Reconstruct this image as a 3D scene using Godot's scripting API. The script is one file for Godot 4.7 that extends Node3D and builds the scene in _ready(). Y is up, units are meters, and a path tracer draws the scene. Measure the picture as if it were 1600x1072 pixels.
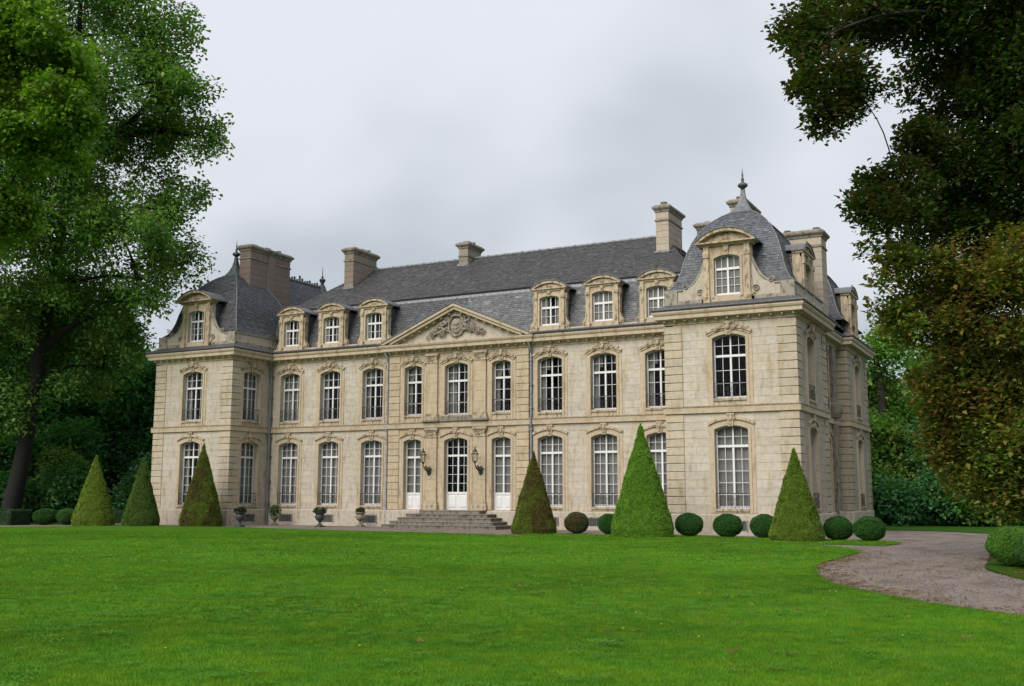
extends Node3D
# A limestone country house seen across a lawn. The long facade lies along x (its plane at z = 0), z points towards the lawn, y is up, metres.

const HW := 22.0      # half the length of the house
const PI_IN := 15.14  # inner side of the corner pavilions
const PZ := 3.86      # front plane of the corner pavilions
const CZ := 0.12      # front plane of the centre bay
const CX := 5.03      # half width of the centre bay
const BAYS := [6.46, 9.94, 13.36]

var rng := RandomNumberGenerator.new()
var house: Node3D
var M := {}
var taken := {}
var protos := {}
var stones_left := 300

# stone tones (linear base colours)
var C_FIELD := Color(0.470, 0.427, 0.362)
var C_QUOIN := Color(0.445, 0.39, 0.305)
var C_WARM := Color(0.452, 0.376, 0.27)
var C_TRIM := Color(0.445, 0.375, 0.28)
var C_GREY := Color(0.27, 0.25, 0.215)
var C_DIRTY := Color(0.16, 0.15, 0.13)


class MB:
	var v := PackedVector3Array()
	var n := PackedVector3Array()
	var c := PackedColorArray()
	var col := Color.WHITE
	var t := Transform3D.IDENTITY

	func tri(a: Vector3, b: Vector3, d: Vector3) -> void:
		var nn := (b - a).cross(d - a)
		if nn.length_squared() < 1e-14:
			return
		nn = (t.basis * nn).normalized()
		v.append(t * a); v.append(t * d); v.append(t * b)
		for i in 3:
			n.append(nn); c.append(col)

	func tri_s(a: Vector3, b: Vector3, d: Vector3, na: Vector3, nb: Vector3, nd: Vector3) -> void:
		v.append(t * a); v.append(t * d); v.append(t * b)
		n.append((t.basis * na).normalized()); n.append((t.basis * nd).normalized()); n.append((t.basis * nb).normalized())
		for i in 3:
			c.append(col)

	func quad(a: Vector3, b: Vector3, d: Vector3, e: Vector3) -> void:
		tri(a, b, d); tri(a, d, e)

	func box(a: Vector3, b: Vector3, bev := 0.0) -> void:
		if bev <= 0.0:
			quad(Vector3(a.x, a.y, b.z), Vector3(b.x, a.y, b.z), Vector3(b.x, b.y, b.z), Vector3(a.x, b.y, b.z))
			quad(Vector3(b.x, a.y, a.z), Vector3(a.x, a.y, a.z), Vector3(a.x, b.y, a.z), Vector3(b.x, b.y, a.z))
			quad(Vector3(b.x, a.y, b.z), Vector3(b.x, a.y, a.z), Vector3(b.x, b.y, a.z), Vector3(b.x, b.y, b.z))
			quad(Vector3(a.x, a.y, a.z), Vector3(a.x, a.y, b.z), Vector3(a.x, b.y, b.z), Vector3(a.x, b.y, a.z))
			quad(Vector3(a.x, b.y, b.z), Vector3(b.x, b.y, b.z), Vector3(b.x, b.y, a.z), Vector3(a.x, b.y, a.z))
			quad(Vector3(a.x, a.y, a.z), Vector3(b.x, a.y, a.z), Vector3(b.x, a.y, b.z), Vector3(a.x, a.y, b.z))
			return
		# chamfered on the edges of its front, sides and top
		var i := a + Vector3(bev, 0, 0)
		var j := b - Vector3(bev, bev, bev)
		quad(Vector3(i.x, a.y, b.z), Vector3(j.x, a.y, b.z), Vector3(j.x, j.y, b.z), Vector3(i.x, j.y, b.z))
		quad(Vector3(j.x, a.y, b.z), Vector3(b.x, a.y, j.z), Vector3(b.x, j.y, j.z), Vector3(j.x, j.y, b.z))
		quad(Vector3(a.x, a.y, j.z), Vector3(i.x, a.y, b.z), Vector3(i.x, j.y, b.z), Vector3(a.x, j.y, j.z))
		quad(Vector3(b.x, a.y, j.z), Vector3(b.x, a.y, a.z), Vector3(b.x, j.y, a.z), Vector3(b.x, j.y, j.z))
		quad(Vector3(a.x, a.y, a.z), Vector3(a.x, a.y, j.z), Vector3(a.x, j.y, j.z), Vector3(a.x, j.y, a.z))
		quad(Vector3(i.x, j.y, b.z), Vector3(j.x, j.y, b.z), Vector3(j.x, b.y, j.z), Vector3(i.x, b.y, j.z))
		tri(Vector3(j.x, j.y, b.z), Vector3(b.x, j.y, j.z), Vector3(j.x, b.y, j.z))
		tri(Vector3(i.x, j.y, b.z), Vector3(i.x, b.y, j.z), Vector3(a.x, j.y, j.z))
		quad(Vector3(b.x, j.y, j.z), Vector3(b.x, j.y, a.z), Vector3(j.x, b.y, a.z), Vector3(j.x, b.y, j.z))
		quad(Vector3(a.x, j.y, a.z), Vector3(a.x, j.y, j.z), Vector3(i.x, b.y, j.z), Vector3(i.x, b.y, a.z))
		quad(Vector3(i.x, b.y, j.z), Vector3(j.x, b.y, j.z), Vector3(j.x, b.y, a.z), Vector3(i.x, b.y, a.z))
		quad(Vector3(a.x, a.y, a.z), Vector3(b.x, a.y, a.z), Vector3(b.x, a.y, b.z), Vector3(a.x, a.y, b.z))
		quad(Vector3(b.x, a.y, a.z), Vector3(a.x, a.y, a.z), Vector3(a.x, b.y, a.z), Vector3(b.x, b.y, a.z))

	# a stone in a wall: front with a bevel all round, and its four sides
	func block(x0: float, x1: float, y0: float, y1: float, z0: float, z1: float, bev: float) -> void:
		var zb := z1 - bev
		quad(Vector3(x0 + bev, y0 + bev, z1), Vector3(x1 - bev, y0 + bev, z1), Vector3(x1 - bev, y1 - bev, z1), Vector3(x0 + bev, y1 - bev, z1))
		quad(Vector3(x0, y0, zb), Vector3(x1, y0, zb), Vector3(x1 - bev, y0 + bev, z1), Vector3(x0 + bev, y0 + bev, z1))
		quad(Vector3(x1, y1, zb), Vector3(x0, y1, zb), Vector3(x0 + bev, y1 - bev, z1), Vector3(x1 - bev, y1 - bev, z1))
		quad(Vector3(x0, y1, zb), Vector3(x0, y0, zb), Vector3(x0 + bev, y0 + bev, z1), Vector3(x0 + bev, y1 - bev, z1))
		quad(Vector3(x1, y0, zb), Vector3(x1, y1, zb), Vector3(x1 - bev, y1 - bev, z1), Vector3(x1 - bev, y0 + bev, z1))
		quad(Vector3(x0, y0, z0), Vector3(x1, y0, z0), Vector3(x1, y0, zb), Vector3(x0, y0, zb))
		quad(Vector3(x1, y1, z0), Vector3(x0, y1, z0), Vector3(x0, y1, zb), Vector3(x1, y1, zb))
		quad(Vector3(x0, y1, z0), Vector3(x0, y0, z0), Vector3(x0, y0, zb), Vector3(x0, y1, zb))
		quad(Vector3(x1, y0, z0), Vector3(x1, y1, z0), Vector3(x1, y1, zb), Vector3(x1, y0, zb))

	func poly(pts: PackedVector2Array, z0: float, z1: float, back := false) -> void:
		var p := pts
		var area := 0.0
		for i in p.size():
			area += p[i].cross(p[(i + 1) % p.size()])
		if area < 0.0:
			p = p.duplicate(); p.reverse()
		var ix := Geometry2D.triangulate_polygon(p)
		for i in range(0, ix.size(), 3):
			var a := p[ix[i]]
			var b := p[ix[i + 1]]
			var d := p[ix[i + 2]]
			if (b - a).cross(d - a) < 0.0:
				var s := b
				b = d; d = s
			tri(Vector3(a.x, a.y, z1), Vector3(b.x, b.y, z1), Vector3(d.x, d.y, z1))
			if back:
				tri(Vector3(a.x, a.y, z0), Vector3(d.x, d.y, z0), Vector3(b.x, b.y, z0))
		if z1 != z0:
			for i in p.size():
				var a := p[i]
				var b := p[(i + 1) % p.size()]
				quad(Vector3(a.x, a.y, z0), Vector3(b.x, b.y, z0), Vector3(b.x, b.y, z1), Vector3(a.x, a.y, z1))

	func lathe(prof: Array, at: Vector3, seg := 20) -> void:
		for i in prof.size() - 1:
			var p: Vector2 = prof[i]
			var q: Vector2 = prof[i + 1]
			var d := q - p
			var nr := Vector2(d.y, -d.x).normalized()
			for k in seg:
				var a := TAU * k / seg
				var b := TAU * (k + 1) / seg
				var ea := Vector3(sin(a), 0, cos(a))
				var eb := Vector3(sin(b), 0, cos(b))
				var na := ea * nr.x + Vector3.UP * nr.y
				var nb := eb * nr.x + Vector3.UP * nr.y
				var p0 := at + ea * p.x + Vector3.UP * p.y
				var p1 := at + eb * p.x + Vector3.UP * p.y
				var q0 := at + ea * q.x + Vector3.UP * q.y
				var q1 := at + eb * q.x + Vector3.UP * q.y
				if p.x > 1e-5:
					tri_s(p0, p1, q1, na, nb, nb)
				if q.x > 1e-5:
					tri_s(p0, q1, q0, na, nb, na)

	func tube(pts: Array, rad: Array, sides := 6) -> void:
		var rings := []
		var nrm := []
		var up := Vector3(0.123, 0.94, 0.31).normalized()
		for i in pts.size():
			var d: Vector3 = (pts[mini(i + 1, pts.size() - 1)] - pts[maxi(i - 1, 0)]).normalized()
			var s := d.cross(up)
			if s.length() < 0.2:
				s = d.cross(Vector3.RIGHT)
			s = s.normalized()
			var w := s.cross(d).normalized()
			up = w
			var ring := []
			var nn := []
			for k in sides:
				var a := TAU * k / sides
				var e := s * cos(a) + w * sin(a)
				ring.append(pts[i] + e * float(rad[i]))
				nn.append(e)
			rings.append(ring); nrm.append(nn)
		for i in rings.size() - 1:
			for k in sides:
				var l := (k + 1) % sides
				tri_s(rings[i][k], rings[i + 1][k], rings[i + 1][l], nrm[i][k], nrm[i + 1][k], nrm[i + 1][l])
				tri_s(rings[i][k], rings[i + 1][l], rings[i][l], nrm[i][k], nrm[i + 1][l], nrm[i][l])

	func ball(at: Vector3, r: Vector3, seg := 8, rough := 0.0, sd := 0.0) -> void:
		var rows := maxi(4, seg / 2 + 1)
		for i in rows:
			for k in seg:
				var q := []
				var m := []
				for o in [[0, 0], [0, 1], [1, 1], [1, 0]]:
					var th: float = PI * (i + o[0]) / rows
					var ph: float = TAU * ((k + o[1]) % seg) / seg
					var e := Vector3(sin(th) * sin(ph), cos(th), sin(th) * cos(ph))
					var f := 1.0 + rough * sin(e.x * 7.0 + sd * 3.1) * cos(e.y * 6.0 + sd) * sin(e.z * 5.0 + sd * 1.7 + 1.0)
					q.append(at + e * r * f); m.append((e / r).normalized())
				tri_s(q[0], q[3], q[2], m[0], m[3], m[2])
				tri_s(q[0], q[2], q[1], m[0], m[2], m[1])

	# a moulding: a profile of (out, y) points, from bottom to top, carried along a plan path of (x, z) points with its outside on the left
	func moulding(path: Array, prof: Array, closed := false, caps := true) -> void:
		var cnt := path.size()
		var mit := []
		for i in cnt:
			var p: Vector2 = path[i]
			var d0 := Vector2.ZERO
			var d1 := Vector2.ZERO
			if i > 0 or closed:
				d0 = (p - path[(i - 1 + cnt) % cnt]).normalized()
			if i < cnt - 1 or closed:
				d1 = (path[(i + 1) % cnt] - p).normalized()
			if d0 == Vector2.ZERO: d0 = d1
			if d1 == Vector2.ZERO: d1 = d0
			var n0 := Vector2(-d0.y, d0.x)
			var n1 := Vector2(-d1.y, d1.x)
			mit.append((n0 + n1) / (1.0 + n0.dot(n1)))
		for i in (cnt if closed else cnt - 1):
			var j := (i + 1) % cnt
			for k in prof.size() - 1:
				var a: Vector2 = prof[k]
				var b: Vector2 = prof[k + 1]
				var pa: Vector2 = path[i] + mit[i] * a.x
				var qa: Vector2 = path[j] + mit[j] * a.x
				var pb: Vector2 = path[i] + mit[i] * b.x
				var qb: Vector2 = path[j] + mit[j] * b.x
				quad(Vector3(pa.x, a.y, pa.y), Vector3(qa.x, a.y, qa.y), Vector3(qb.x, b.y, qb.y), Vector3(pb.x, b.y, pb.y))
		if caps and not closed:
			for e in [0, cnt - 1]:
				var pp := PackedVector3Array()
				for a in prof:
					var w: Vector2 = path[e] + mit[e] * a.x
					pp.append(Vector3(w.x, a.y, w.y))
				for k in range(1, pp.size() - 1):
					if e == 0:
						tri(pp[0], pp[k], pp[k + 1])
					else:
						tri(pp[0], pp[k + 1], pp[k])

	func mesh() -> ArrayMesh:
		var arr := []
		arr.resize(Mesh.ARRAY_MAX)
		arr[Mesh.ARRAY_VERTEX] = v
		arr[Mesh.ARRAY_NORMAL] = n
		arr[Mesh.ARRAY_COLOR] = c
		var m := ArrayMesh.new()
		m.add_surface_from_arrays(Mesh.PRIMITIVE_TRIANGLES, arr)
		return m


# ------------------------------------------------------------------ naming and adding
func named(parent: Node, o: Node3D, called: String) -> void:
	var key := str(parent.get_instance_id()) + "/" + called
	var k: int = taken.get(key, 0)
	taken[key] = k + 1
	o.name = called if k == 0 else "%s_%03d" % [called, k]
	parent.add_child(o, true)


func put(called: String, mb: MB, mat: Material, parent: Node = null, label := "") -> MeshInstance3D:
	return put_mesh(called, mb.mesh(), mat, parent, label)


func put_mesh(called: String, mesh: Mesh, mat: Material, parent: Node = null, label := "") -> MeshInstance3D:
	var o := MeshInstance3D.new()
	o.mesh = mesh
	o.material_override = mat
	if label:
		o.set_meta("label", label)
	named(parent if parent else self, o, called)
	return o


func group_node(called: String, parent: Node, t := Transform3D.IDENTITY) -> Node3D:
	var o := Node3D.new()
	o.transform = t
	named(parent, o, called)
	return o


func thing(called: String, label: String, category: String, at: Vector3, group := "") -> Node3D:
	var o := Node3D.new()
	o.position = at
	o.set_meta("label", label)
	o.set_meta("category", category)
	if group:
		o.set_meta("group", group)
	named(self, o, called)
	return o


func structure(called: String, mb: MB, mat: Material) -> MeshInstance3D:
	var o := put(called, mb, mat, self)
	var about := {"ground": ["dark earth and rough grass stretching to the woods", "ground"], "gravel_drive": ["grey gravel drive curving past the right pavilion", "drive"], "lawn": ["wide green mown lawn in front of the house", "lawn"], "grass_verge": ["narrow grass strip under the right-hand cones and box balls", "verge"], "grass_island": ["grass patch under the box bushes at the right edge", "grass"], "far_lawn": ["grass beyond the drive, in front of the far trees", "lawn"]}
	if about.has(called):
		o.set_meta("label", about[called][0])
		o.set_meta("category", about[called][1])
	o.set_meta("kind", "structure")
	return o


func tone(c: Color, k: float) -> Color:
	return Color(c.r * k, c.g * k, c.b * k)


func vary(c: Color, k := 0.06) -> Color:
	var f := 1.0 + rng.randf_range(-k, k)
	var w := rng.randf_range(-k, k) * 0.35
	return Color(c.r * f * (1.0 + w), c.g * f, c.b * f * (1.0 - w))


# ------------------------------------------------------------------ materials
func ramp(stops: Array) -> Gradient:
	var g := Gradient.new()
	g.offsets = PackedFloat32Array(stops.map(func(s): return s[0]))
	g.colors = PackedColorArray(stops.map(func(s): return s[1]))
	return g


func noise_tex(freq: float, oct: int, sd: int, stops: Array, size := 512, kind := FastNoiseLite.TYPE_SIMPLEX_SMOOTH) -> NoiseTexture2D:
	var f := FastNoiseLite.new()
	f.noise_type = kind
	f.frequency = freq
	f.fractal_octaves = oct
	f.seed = sd
	var t := NoiseTexture2D.new()
	t.width = size
	t.height = size
	t.seamless = true
	t.noise = f
	if stops.size():
		t.color_ramp = ramp(stops)
	return t


func grey(v: float) -> Color:
	return Color(v, v, v)


func mat(called: String, rough: float, tex: Texture2D = null, scale := Vector3.ONE, metal := 0.0) -> StandardMaterial3D:
	var m := StandardMaterial3D.new()
	m.resource_name = called
	m.vertex_color_use_as_albedo = true
	m.roughness = rough
	m.metallic = metal
	if tex:
		m.albedo_texture = tex
		m.uv1_triplanar = true
		m.uv1_world_triplanar = true
		m.uv1_scale = scale
	M[called] = m
	return m


func make_materials() -> void:
	var mottled := noise_tex(0.012, 5, 3, [[0.0, Color(0.90, 0.88, 0.85)], [0.35, Color(0.965, 0.955, 0.94)], [0.6, grey(0.99)], [1.0, grey(1.0)]])
	var stain := noise_tex(0.010, 4, 11, [[0.0, Color(0.84, 0.80, 0.74)], [0.27, Color(0.965, 0.95, 0.925)], [0.42, grey(1.0)], [1.0, grey(1.0)]])
	var pits := noise_tex(0.05, 4, 5, [])
	var st := mat("stone", 0.92, mottled, Vector3(0.45, 0.45, 0.45))
	st.detail_enabled = true
	st.detail_blend_mode = BaseMaterial3D.BLEND_MODE_MUL
	st.detail_albedo = stain
	st.detail_uv_layer = BaseMaterial3D.DETAIL_UV_2
	st.uv2_triplanar = true
	st.uv2_world_triplanar = true
	st.uv2_scale = Vector3(0.30, 0.075, 0.30)
	st.heightmap_enabled = true
	st.heightmap_texture = pits
	st.heightmap_scale = 0.35
	st.metallic_specular = 0.3
	# weathered ledges: the same stone with a heavier crust
	var crust := noise_tex(0.022, 5, 23, [[0.0, Color(0.55, 0.53, 0.5)], [0.30, Color(0.82, 0.80, 0.77)], [0.48, Color(0.97, 0.96, 0.94)], [1.0, grey(1.0)]])
	var wt := mat("weathered", 0.95, crust, Vector3(0.30, 0.16, 0.30))
	wt.heightmap_enabled = true
	wt.heightmap_texture = pits
	wt.heightmap_scale = 0.5
	wt.metallic_specular = 0.3
	var slate_t := noise_tex(0.02, 5, 31, [[0.0, grey(0.62)], [0.5, grey(0.88)], [1.0, grey(1.0)]])
	var sl := mat("slate", 0.62, slate_t, Vector3(0.35, 0.35, 0.35))
	sl.metallic_specular = 0.45
	var ld := mat("lead", 0.55, noise_tex(0.015, 4, 37, [[0.0, grey(0.6)], [0.5, grey(0.9)], [1.0, grey(1.0)]]), Vector3(0.5, 0.5, 0.5))
	ld.metallic = 0.25
	mat("brickwork", 0.93, mottled, Vector3(0.6, 0.6, 0.6))
	var pt := mat("paint", 0.45)
	pt.metallic_specular = 0.4
	mat("iron", 0.6)
	var gl := StandardMaterial3D.new()
	gl.resource_name = "glass"
	gl.transparency = BaseMaterial3D.TRANSPARENCY_ALPHA
	gl.albedo_color = Color(0.02, 0.025, 0.025, 0.08)
	gl.roughness = 0.03
	gl.metallic_specular = 0.3
	M["glass"] = gl
	var cl := mat("cloth", 0.95)
	cl.backlight_enabled = true
	cl.backlight = Color(0.12, 0.12, 0.12)
	mat("dark_room", 1.0)
	var lf := mat("leaf", 0.62)
	lf.backlight_enabled = true
	lf.backlight = Color(0.85, 0.95, 0.5)
	lf.metallic_specular = 0.35
	var yw := mat("sprig", 0.7)
	yw.backlight_enabled = true
	yw.backlight = Color(0.3, 0.3, 0.2)
	yw.metallic_specular = 0.3
	mat("hedge_core", 1.0)
	var bk := mat("bark", 0.95, noise_tex(0.03, 5, 41, [[0.0, grey(0.45)], [0.5, grey(0.8)], [1.0, grey(1.0)]]), Vector3(0.9, 0.22, 0.9))
	bk.heightmap_enabled = true
	bk.heightmap_texture = noise_tex(0.03, 5, 41, [])
	bk.heightmap_scale = 3.0
	var gr := mat("grass", 0.9, noise_tex(0.02, 6, 43, [[0.0, Color(0.80, 0.83, 0.74)], [0.4, Color(0.92, 0.93, 0.86)], [0.65, grey(0.97)], [1.0, Color(1.0, 1.0, 0.9)]], 1024), Vector3(0.11, 0.11, 0.11))
	gr.detail_enabled = true
	gr.detail_blend_mode = BaseMaterial3D.BLEND_MODE_MUL
	gr.detail_albedo = noise_tex(0.06, 4, 47, [[0.0, grey(0.72)], [0.5, grey(0.93)], [1.0, grey(1.0)]])
	gr.detail_uv_layer = BaseMaterial3D.DETAIL_UV_2
	gr.uv2_triplanar = true
	gr.uv2_world_triplanar = true
	gr.uv2_scale = Vector3(1.4, 1.4, 1.4)
	gr.metallic_specular = 0.2
	var bl := mat("blade", 0.75)
	bl.backlight_enabled = true
	bl.backlight = Color(0.4, 0.45, 0.2)
	bl.metallic_specular = 0.25
	var gv := mat("gravel", 0.96, noise_tex(0.11, 4, 53, [[0.0, Color(0.42, 0.39, 0.37)], [0.45, Color(0.80, 0.77, 0.75)], [0.6, Color(0.9, 0.88, 0.86)], [1.0, grey(1.0)]], 1024), Vector3(0.75, 0.75, 0.75))
	gv.detail_enabled = true
	gv.detail_blend_mode = BaseMaterial3D.BLEND_MODE_MUL
	gv.detail_albedo = noise_tex(0.012, 5, 59, [[0.0, Color(0.66, 0.62, 0.6)], [0.5, Color(0.92, 0.9, 0.89)], [1.0, grey(1.0)]])
	gv.detail_uv_layer = BaseMaterial3D.DETAIL_UV_2
	gv.uv2_triplanar = true
	gv.uv2_world_triplanar = true
	gv.uv2_scale = Vector3(0.12, 0.12, 0.06)
	gv.heightmap_enabled = true
	gv.heightmap_texture = noise_tex(0.11, 4, 53, [], 1024)
	gv.heightmap_scale = 1.2
	mat("earth", 1.0, noise_tex(0.03, 5, 61, [[0.0, grey(0.5)], [1.0, grey(1.0)]]), Vector3(0.2, 0.2, 0.2))


func make_sky() -> Sky:
	var f := FastNoiseLite.new()
	f.noise_type = FastNoiseLite.TYPE_SIMPLEX_SMOOTH
	f.frequency = 0.55
	f.fractal_octaves = 4
	f.fractal_gain = 0.42
	f.seed = 7
	var w := 1024
	var h := 512
	var im := Image.create(w, h, false, Image.FORMAT_RGBF)
	var low := Color(0.194, 0.217, 0.241)
	var high := Color(0.296, 0.306, 0.332)
	for j in h:
		var th := PI * (j + 0.5) / h
		var y := cos(th)
		for i in w:
			var a := TAU * (i + 0.5) / w
			var d := Vector3(sin(a) * sin(th), y, -cos(a) * sin(th))
			if y < -0.02:
				im.set_pixel(i, j, Color(0.10, 0.11, 0.08))
				continue
			var yy := maxf(y, 0.0)
			var p := Vector2(d.x, d.z) / (yy + 0.42)
			var c := f.get_noise_3d(p.x * 1.9 + 3.7, p.y * 1.9 + 1.2, yy * 0.8)
			var c2 := f.get_noise_3d(p.x * 5.5 + 13.0, p.y * 5.5, 9.0)
			var k := clampf(0.58 + c * 1.35 + c2 * 0.35, 0.0, 1.0)
			k = k * k * (3.0 - 2.0 * k)
			var e := low.lerp(high, k)
			var g := 1.0 + 0.8 * pow(yy, 4.0)    # an overcast sky grows brighter towards the zenith
			im.set_pixel(i, j, Color(e.r * g, e.g * g, e.b * g))
	var s := Sky.new()
	var pm := PanoramaSkyMaterial.new()
	pm.panorama = ImageTexture.create_from_image(im)
	s.sky_material = pm
	return s


# ------------------------------------------------------------------ walls
func arch(hw: float, ys: float, rise: float, x := 0.0, n := 10) -> PackedVector2Array:
	var out := PackedVector2Array()
	var r := (hw * hw + rise * rise) / (2.0 * rise)
	for i in n + 1:
		var px := -hw + 2.0 * hw * i / n
		out.append(Vector2(x + px, ys + rise - r + sqrt(maxf(r * r - px * px, 0.0))))
	return out


func op(x: float, hw: float, y0: float, ys: float, rise := 0.2) -> Dictionary:
	return {"x": x, "hw": hw, "y0": y0, "ys": ys, "rise": rise}


func outline(o: Dictionary, grow := 0.0, down := 0.0) -> PackedVector2Array:
	var p := PackedVector2Array([Vector2(o.x + o.hw + grow, o.y0 - down), Vector2(o.x - o.hw - grow, o.y0 - down)])
	p.append_array(arch(o.hw + grow, o.ys + grow * 0.55, o.rise + grow * 0.5, o.x))
	return p


func wall(t: Transform3D, x0: float, x1: float, y0: float, y1: float, ops: Array, c: Color) -> void:
	var mb := MB.new()
	mb.t = t
	mb.col = c
	var cols := {}
	for o in ops:
		if not cols.has(o.x): cols[o.x] = []
		cols[o.x].append(o)
	var xs := cols.keys()
	xs.sort()
	var at := x0
	for x in xs:
		var list: Array = cols[x]
		list.sort_custom(func(a, b): return a.y0 < b.y0)
		var hw: float = list[0].hw
		mb.poly(PackedVector2Array([Vector2(at, y0), Vector2(x - hw, y0), Vector2(x - hw, y1), Vector2(at, y1)]), -0.42, 0.0, true)
		var low := PackedVector2Array([Vector2(x - hw, y0), Vector2(x + hw, y0)])
		for o in list:
			var p := low.duplicate()
			p.append(Vector2(x + hw, o.y0)); p.append(Vector2(x - hw, o.y0))
			mb.poly(p, -0.42, 0.0, true)
			low = arch(hw, o.ys, o.rise, x)
		low.append(Vector2(x + hw, y1)); low.append(Vector2(x - hw, y1))
		mb.poly(low, -0.42, 0.0, true)
		at = x + hw
	mb.poly(PackedVector2Array([Vector2(at, y0), Vector2(x1, y0), Vector2(x1, y1), Vector2(at, y1)]), -0.42, 0.0, true)
	put("wall", mb, M.stone, house)


# the facing of squared stones, cut to the surrounds of the openings
func ashlar(t: Transform3D, x0: float, x1: float, y0: float, y1: float, courses: int, ops: Array, c: Color, single: bool, joined: MB) -> void:
	var hy := (y1 - y0) / courses
	var holes := []
	for o in ops:
		holes.append(outline(o, 0.3, 0.5))
	for k in courses:
		var x := x0
		var first := true
		while x < x1 - 0.02:
			var w := rng.randf_range(0.75, 1.35)
			if first and k % 2: w *= 0.55
			first = false
			if x1 - x - w < 0.35: w = x1 - x
			var r := PackedVector2Array([Vector2(x, y0 + k * hy), Vector2(x + w, y0 + k * hy), Vector2(x + w, y0 + (k + 1) * hy), Vector2(x, y0 + (k + 1) * hy)])
			var parts := [r]
			var cut := false
			for hole in holes:
				var next := []
				for q in parts:
					for e in Geometry2D.clip_polygons(q, hole):
						next.append(e)
				if next.size() != parts.size() or (next.size() and next[0] != parts[0]): cut = true
				parts = next
			for q in parts:
				for e in Geometry2D.offset_polygon(q, -0.007):
					if e.size() < 3: continue
					var alone := single and stones_left > 0
					var mb := MB.new() if alone else joined
					mb.t = t
					mb.col = vary(c, 0.065)
					var z := 0.014 + rng.randf_range(-0.003, 0.003)
					if cut:
						mb.poly(e, -0.003, z)
					else:
						mb.block(e[0].x if e[0].x < e[2].x else e[2].x, maxf(e[0].x, e[2].x), minf(e[0].y, e[2].y), maxf(e[0].y, e[2].y), -0.003, z, 0.006)
					if alone:
						stones_left -= 1
						put("stone", mb, M.stone, house)
			x += w


func facing(t: Transform3D, x0: float, x1: float, ops: Array, c: Color, single: bool, joined: MB) -> void:
	ashlar(t, x0, x1, 1.09, 6.2, 12, ops, c, single, joined)
	ashlar(t, x0, x1, 6.57, 10.92, 10, ops, c, single, joined)


func quoins(x0: float, x1: float, z0: float, z1: float, c: Color) -> void:
	for lvl in [[1.09, 6.2, 12], [6.57, 10.9, 10]]:
		var h: float = (lvl[1] - lvl[0]) / lvl[2]
		for k in int(lvl[2]):
			var mb := MB.new()
			mb.col = vary(c, 0.07)
			mb.box(Vector3(x0, lvl[0] + k * h + 0.021, z0), Vector3(x1, lvl[0] + (k + 1) * h - 0.021, z1), 0.018)
			put("quoin", mb, M.stone, house)


func ring(mb: MB, a: PackedVector2Array, b: PackedVector2Array, z0: float, z1: float) -> void:
	# a is the inner, b the outer outline, both running from the left foot over the top to the right foot
	for i in a.size() - 1:
		var p := Vector3(a[i].x, a[i].y, z1)
		var q := Vector3(a[i + 1].x, a[i + 1].y, z1)
		var r := Vector3(b[i + 1].x, b[i + 1].y, z1)
		var s := Vector3(b[i].x, b[i].y, z1)
		var d := Vector3(0, 0, z0 - z1)
		mb.quad(p, q, r, s)
		mb.quad(s, r, r + d, s + d)
		mb.quad(q, p, p + d, q + d)
	for e in [0, a.size() - 1]:
		var p := Vector3(a[e].x, a[e].y, z0)
		var s := Vector3(b[e].x, b[e].y, z0)
		var d := Vector3(0, 0, z1 - z0)
		if e == 0:
			mb.quad(s, p, p + d, s + d)
		else:
			mb.quad(p, s, s + d, p + d)


func path_of(hw: float, y0: float, ys: float, rise: float) -> PackedVector2Array:
	var p := PackedVector2Array([Vector2(-hw, y0)])
	p.append_array(arch(hw, ys, rise))
	p.append(Vector2(hw, y0))
	return p


func scroll(mb: MB, at: Vector3, r: float, turns: float, thick: float, dir := 1.0, start := 0.0) -> void:
	var pts := []
	var rad := []
	var n := int(turns * 9) + 3
	for i in n + 1:
		var f := float(i) / n
		var a := start + f * turns * TAU
		var rr := r * (1.0 - 0.82 * f)
		pts.append(at + Vector3(cos(a) * rr * dir, sin(a) * rr, 0.02 * f))
		rad.append(thick * (1.0 - 0.45 * f))
	mb.tube(pts, rad, 5)


# carved leaves and scrolls trailing from a point
func foliage_carving(mb: MB, a: Vector3, b: Vector3, n: int, size: float, sd: int) -> void:
	var r := RandomNumberGenerator.new()
	r.seed = sd
	for i in n:
		var f := (i + 0.5) / n
		var p := a.lerp(b, f) + Vector3(r.randf_range(-0.3, 0.3) * size, r.randf_range(-0.35, 0.35) * size, r.randf_range(0.0, 0.3) * size)
		var s := size * (1.05 - 0.5 * f)
		if i % 3 == 0:
			scroll(mb, p, s * 0.55, 1.3, s * 0.16, 1.0 if i % 2 else -1.0, r.randf() * TAU)
		else:
			var sv := mb.t
			mb.t = sv * Transform3D(Basis(Vector3(0, 0, 1), r.randf_range(-1.2, 1.2)), p)
			mb.ball(Vector3.ZERO, Vector3(s * 0.55, s * 0.2, s * 0.22), 6, 0.25, i)
			mb.t = sv


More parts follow.
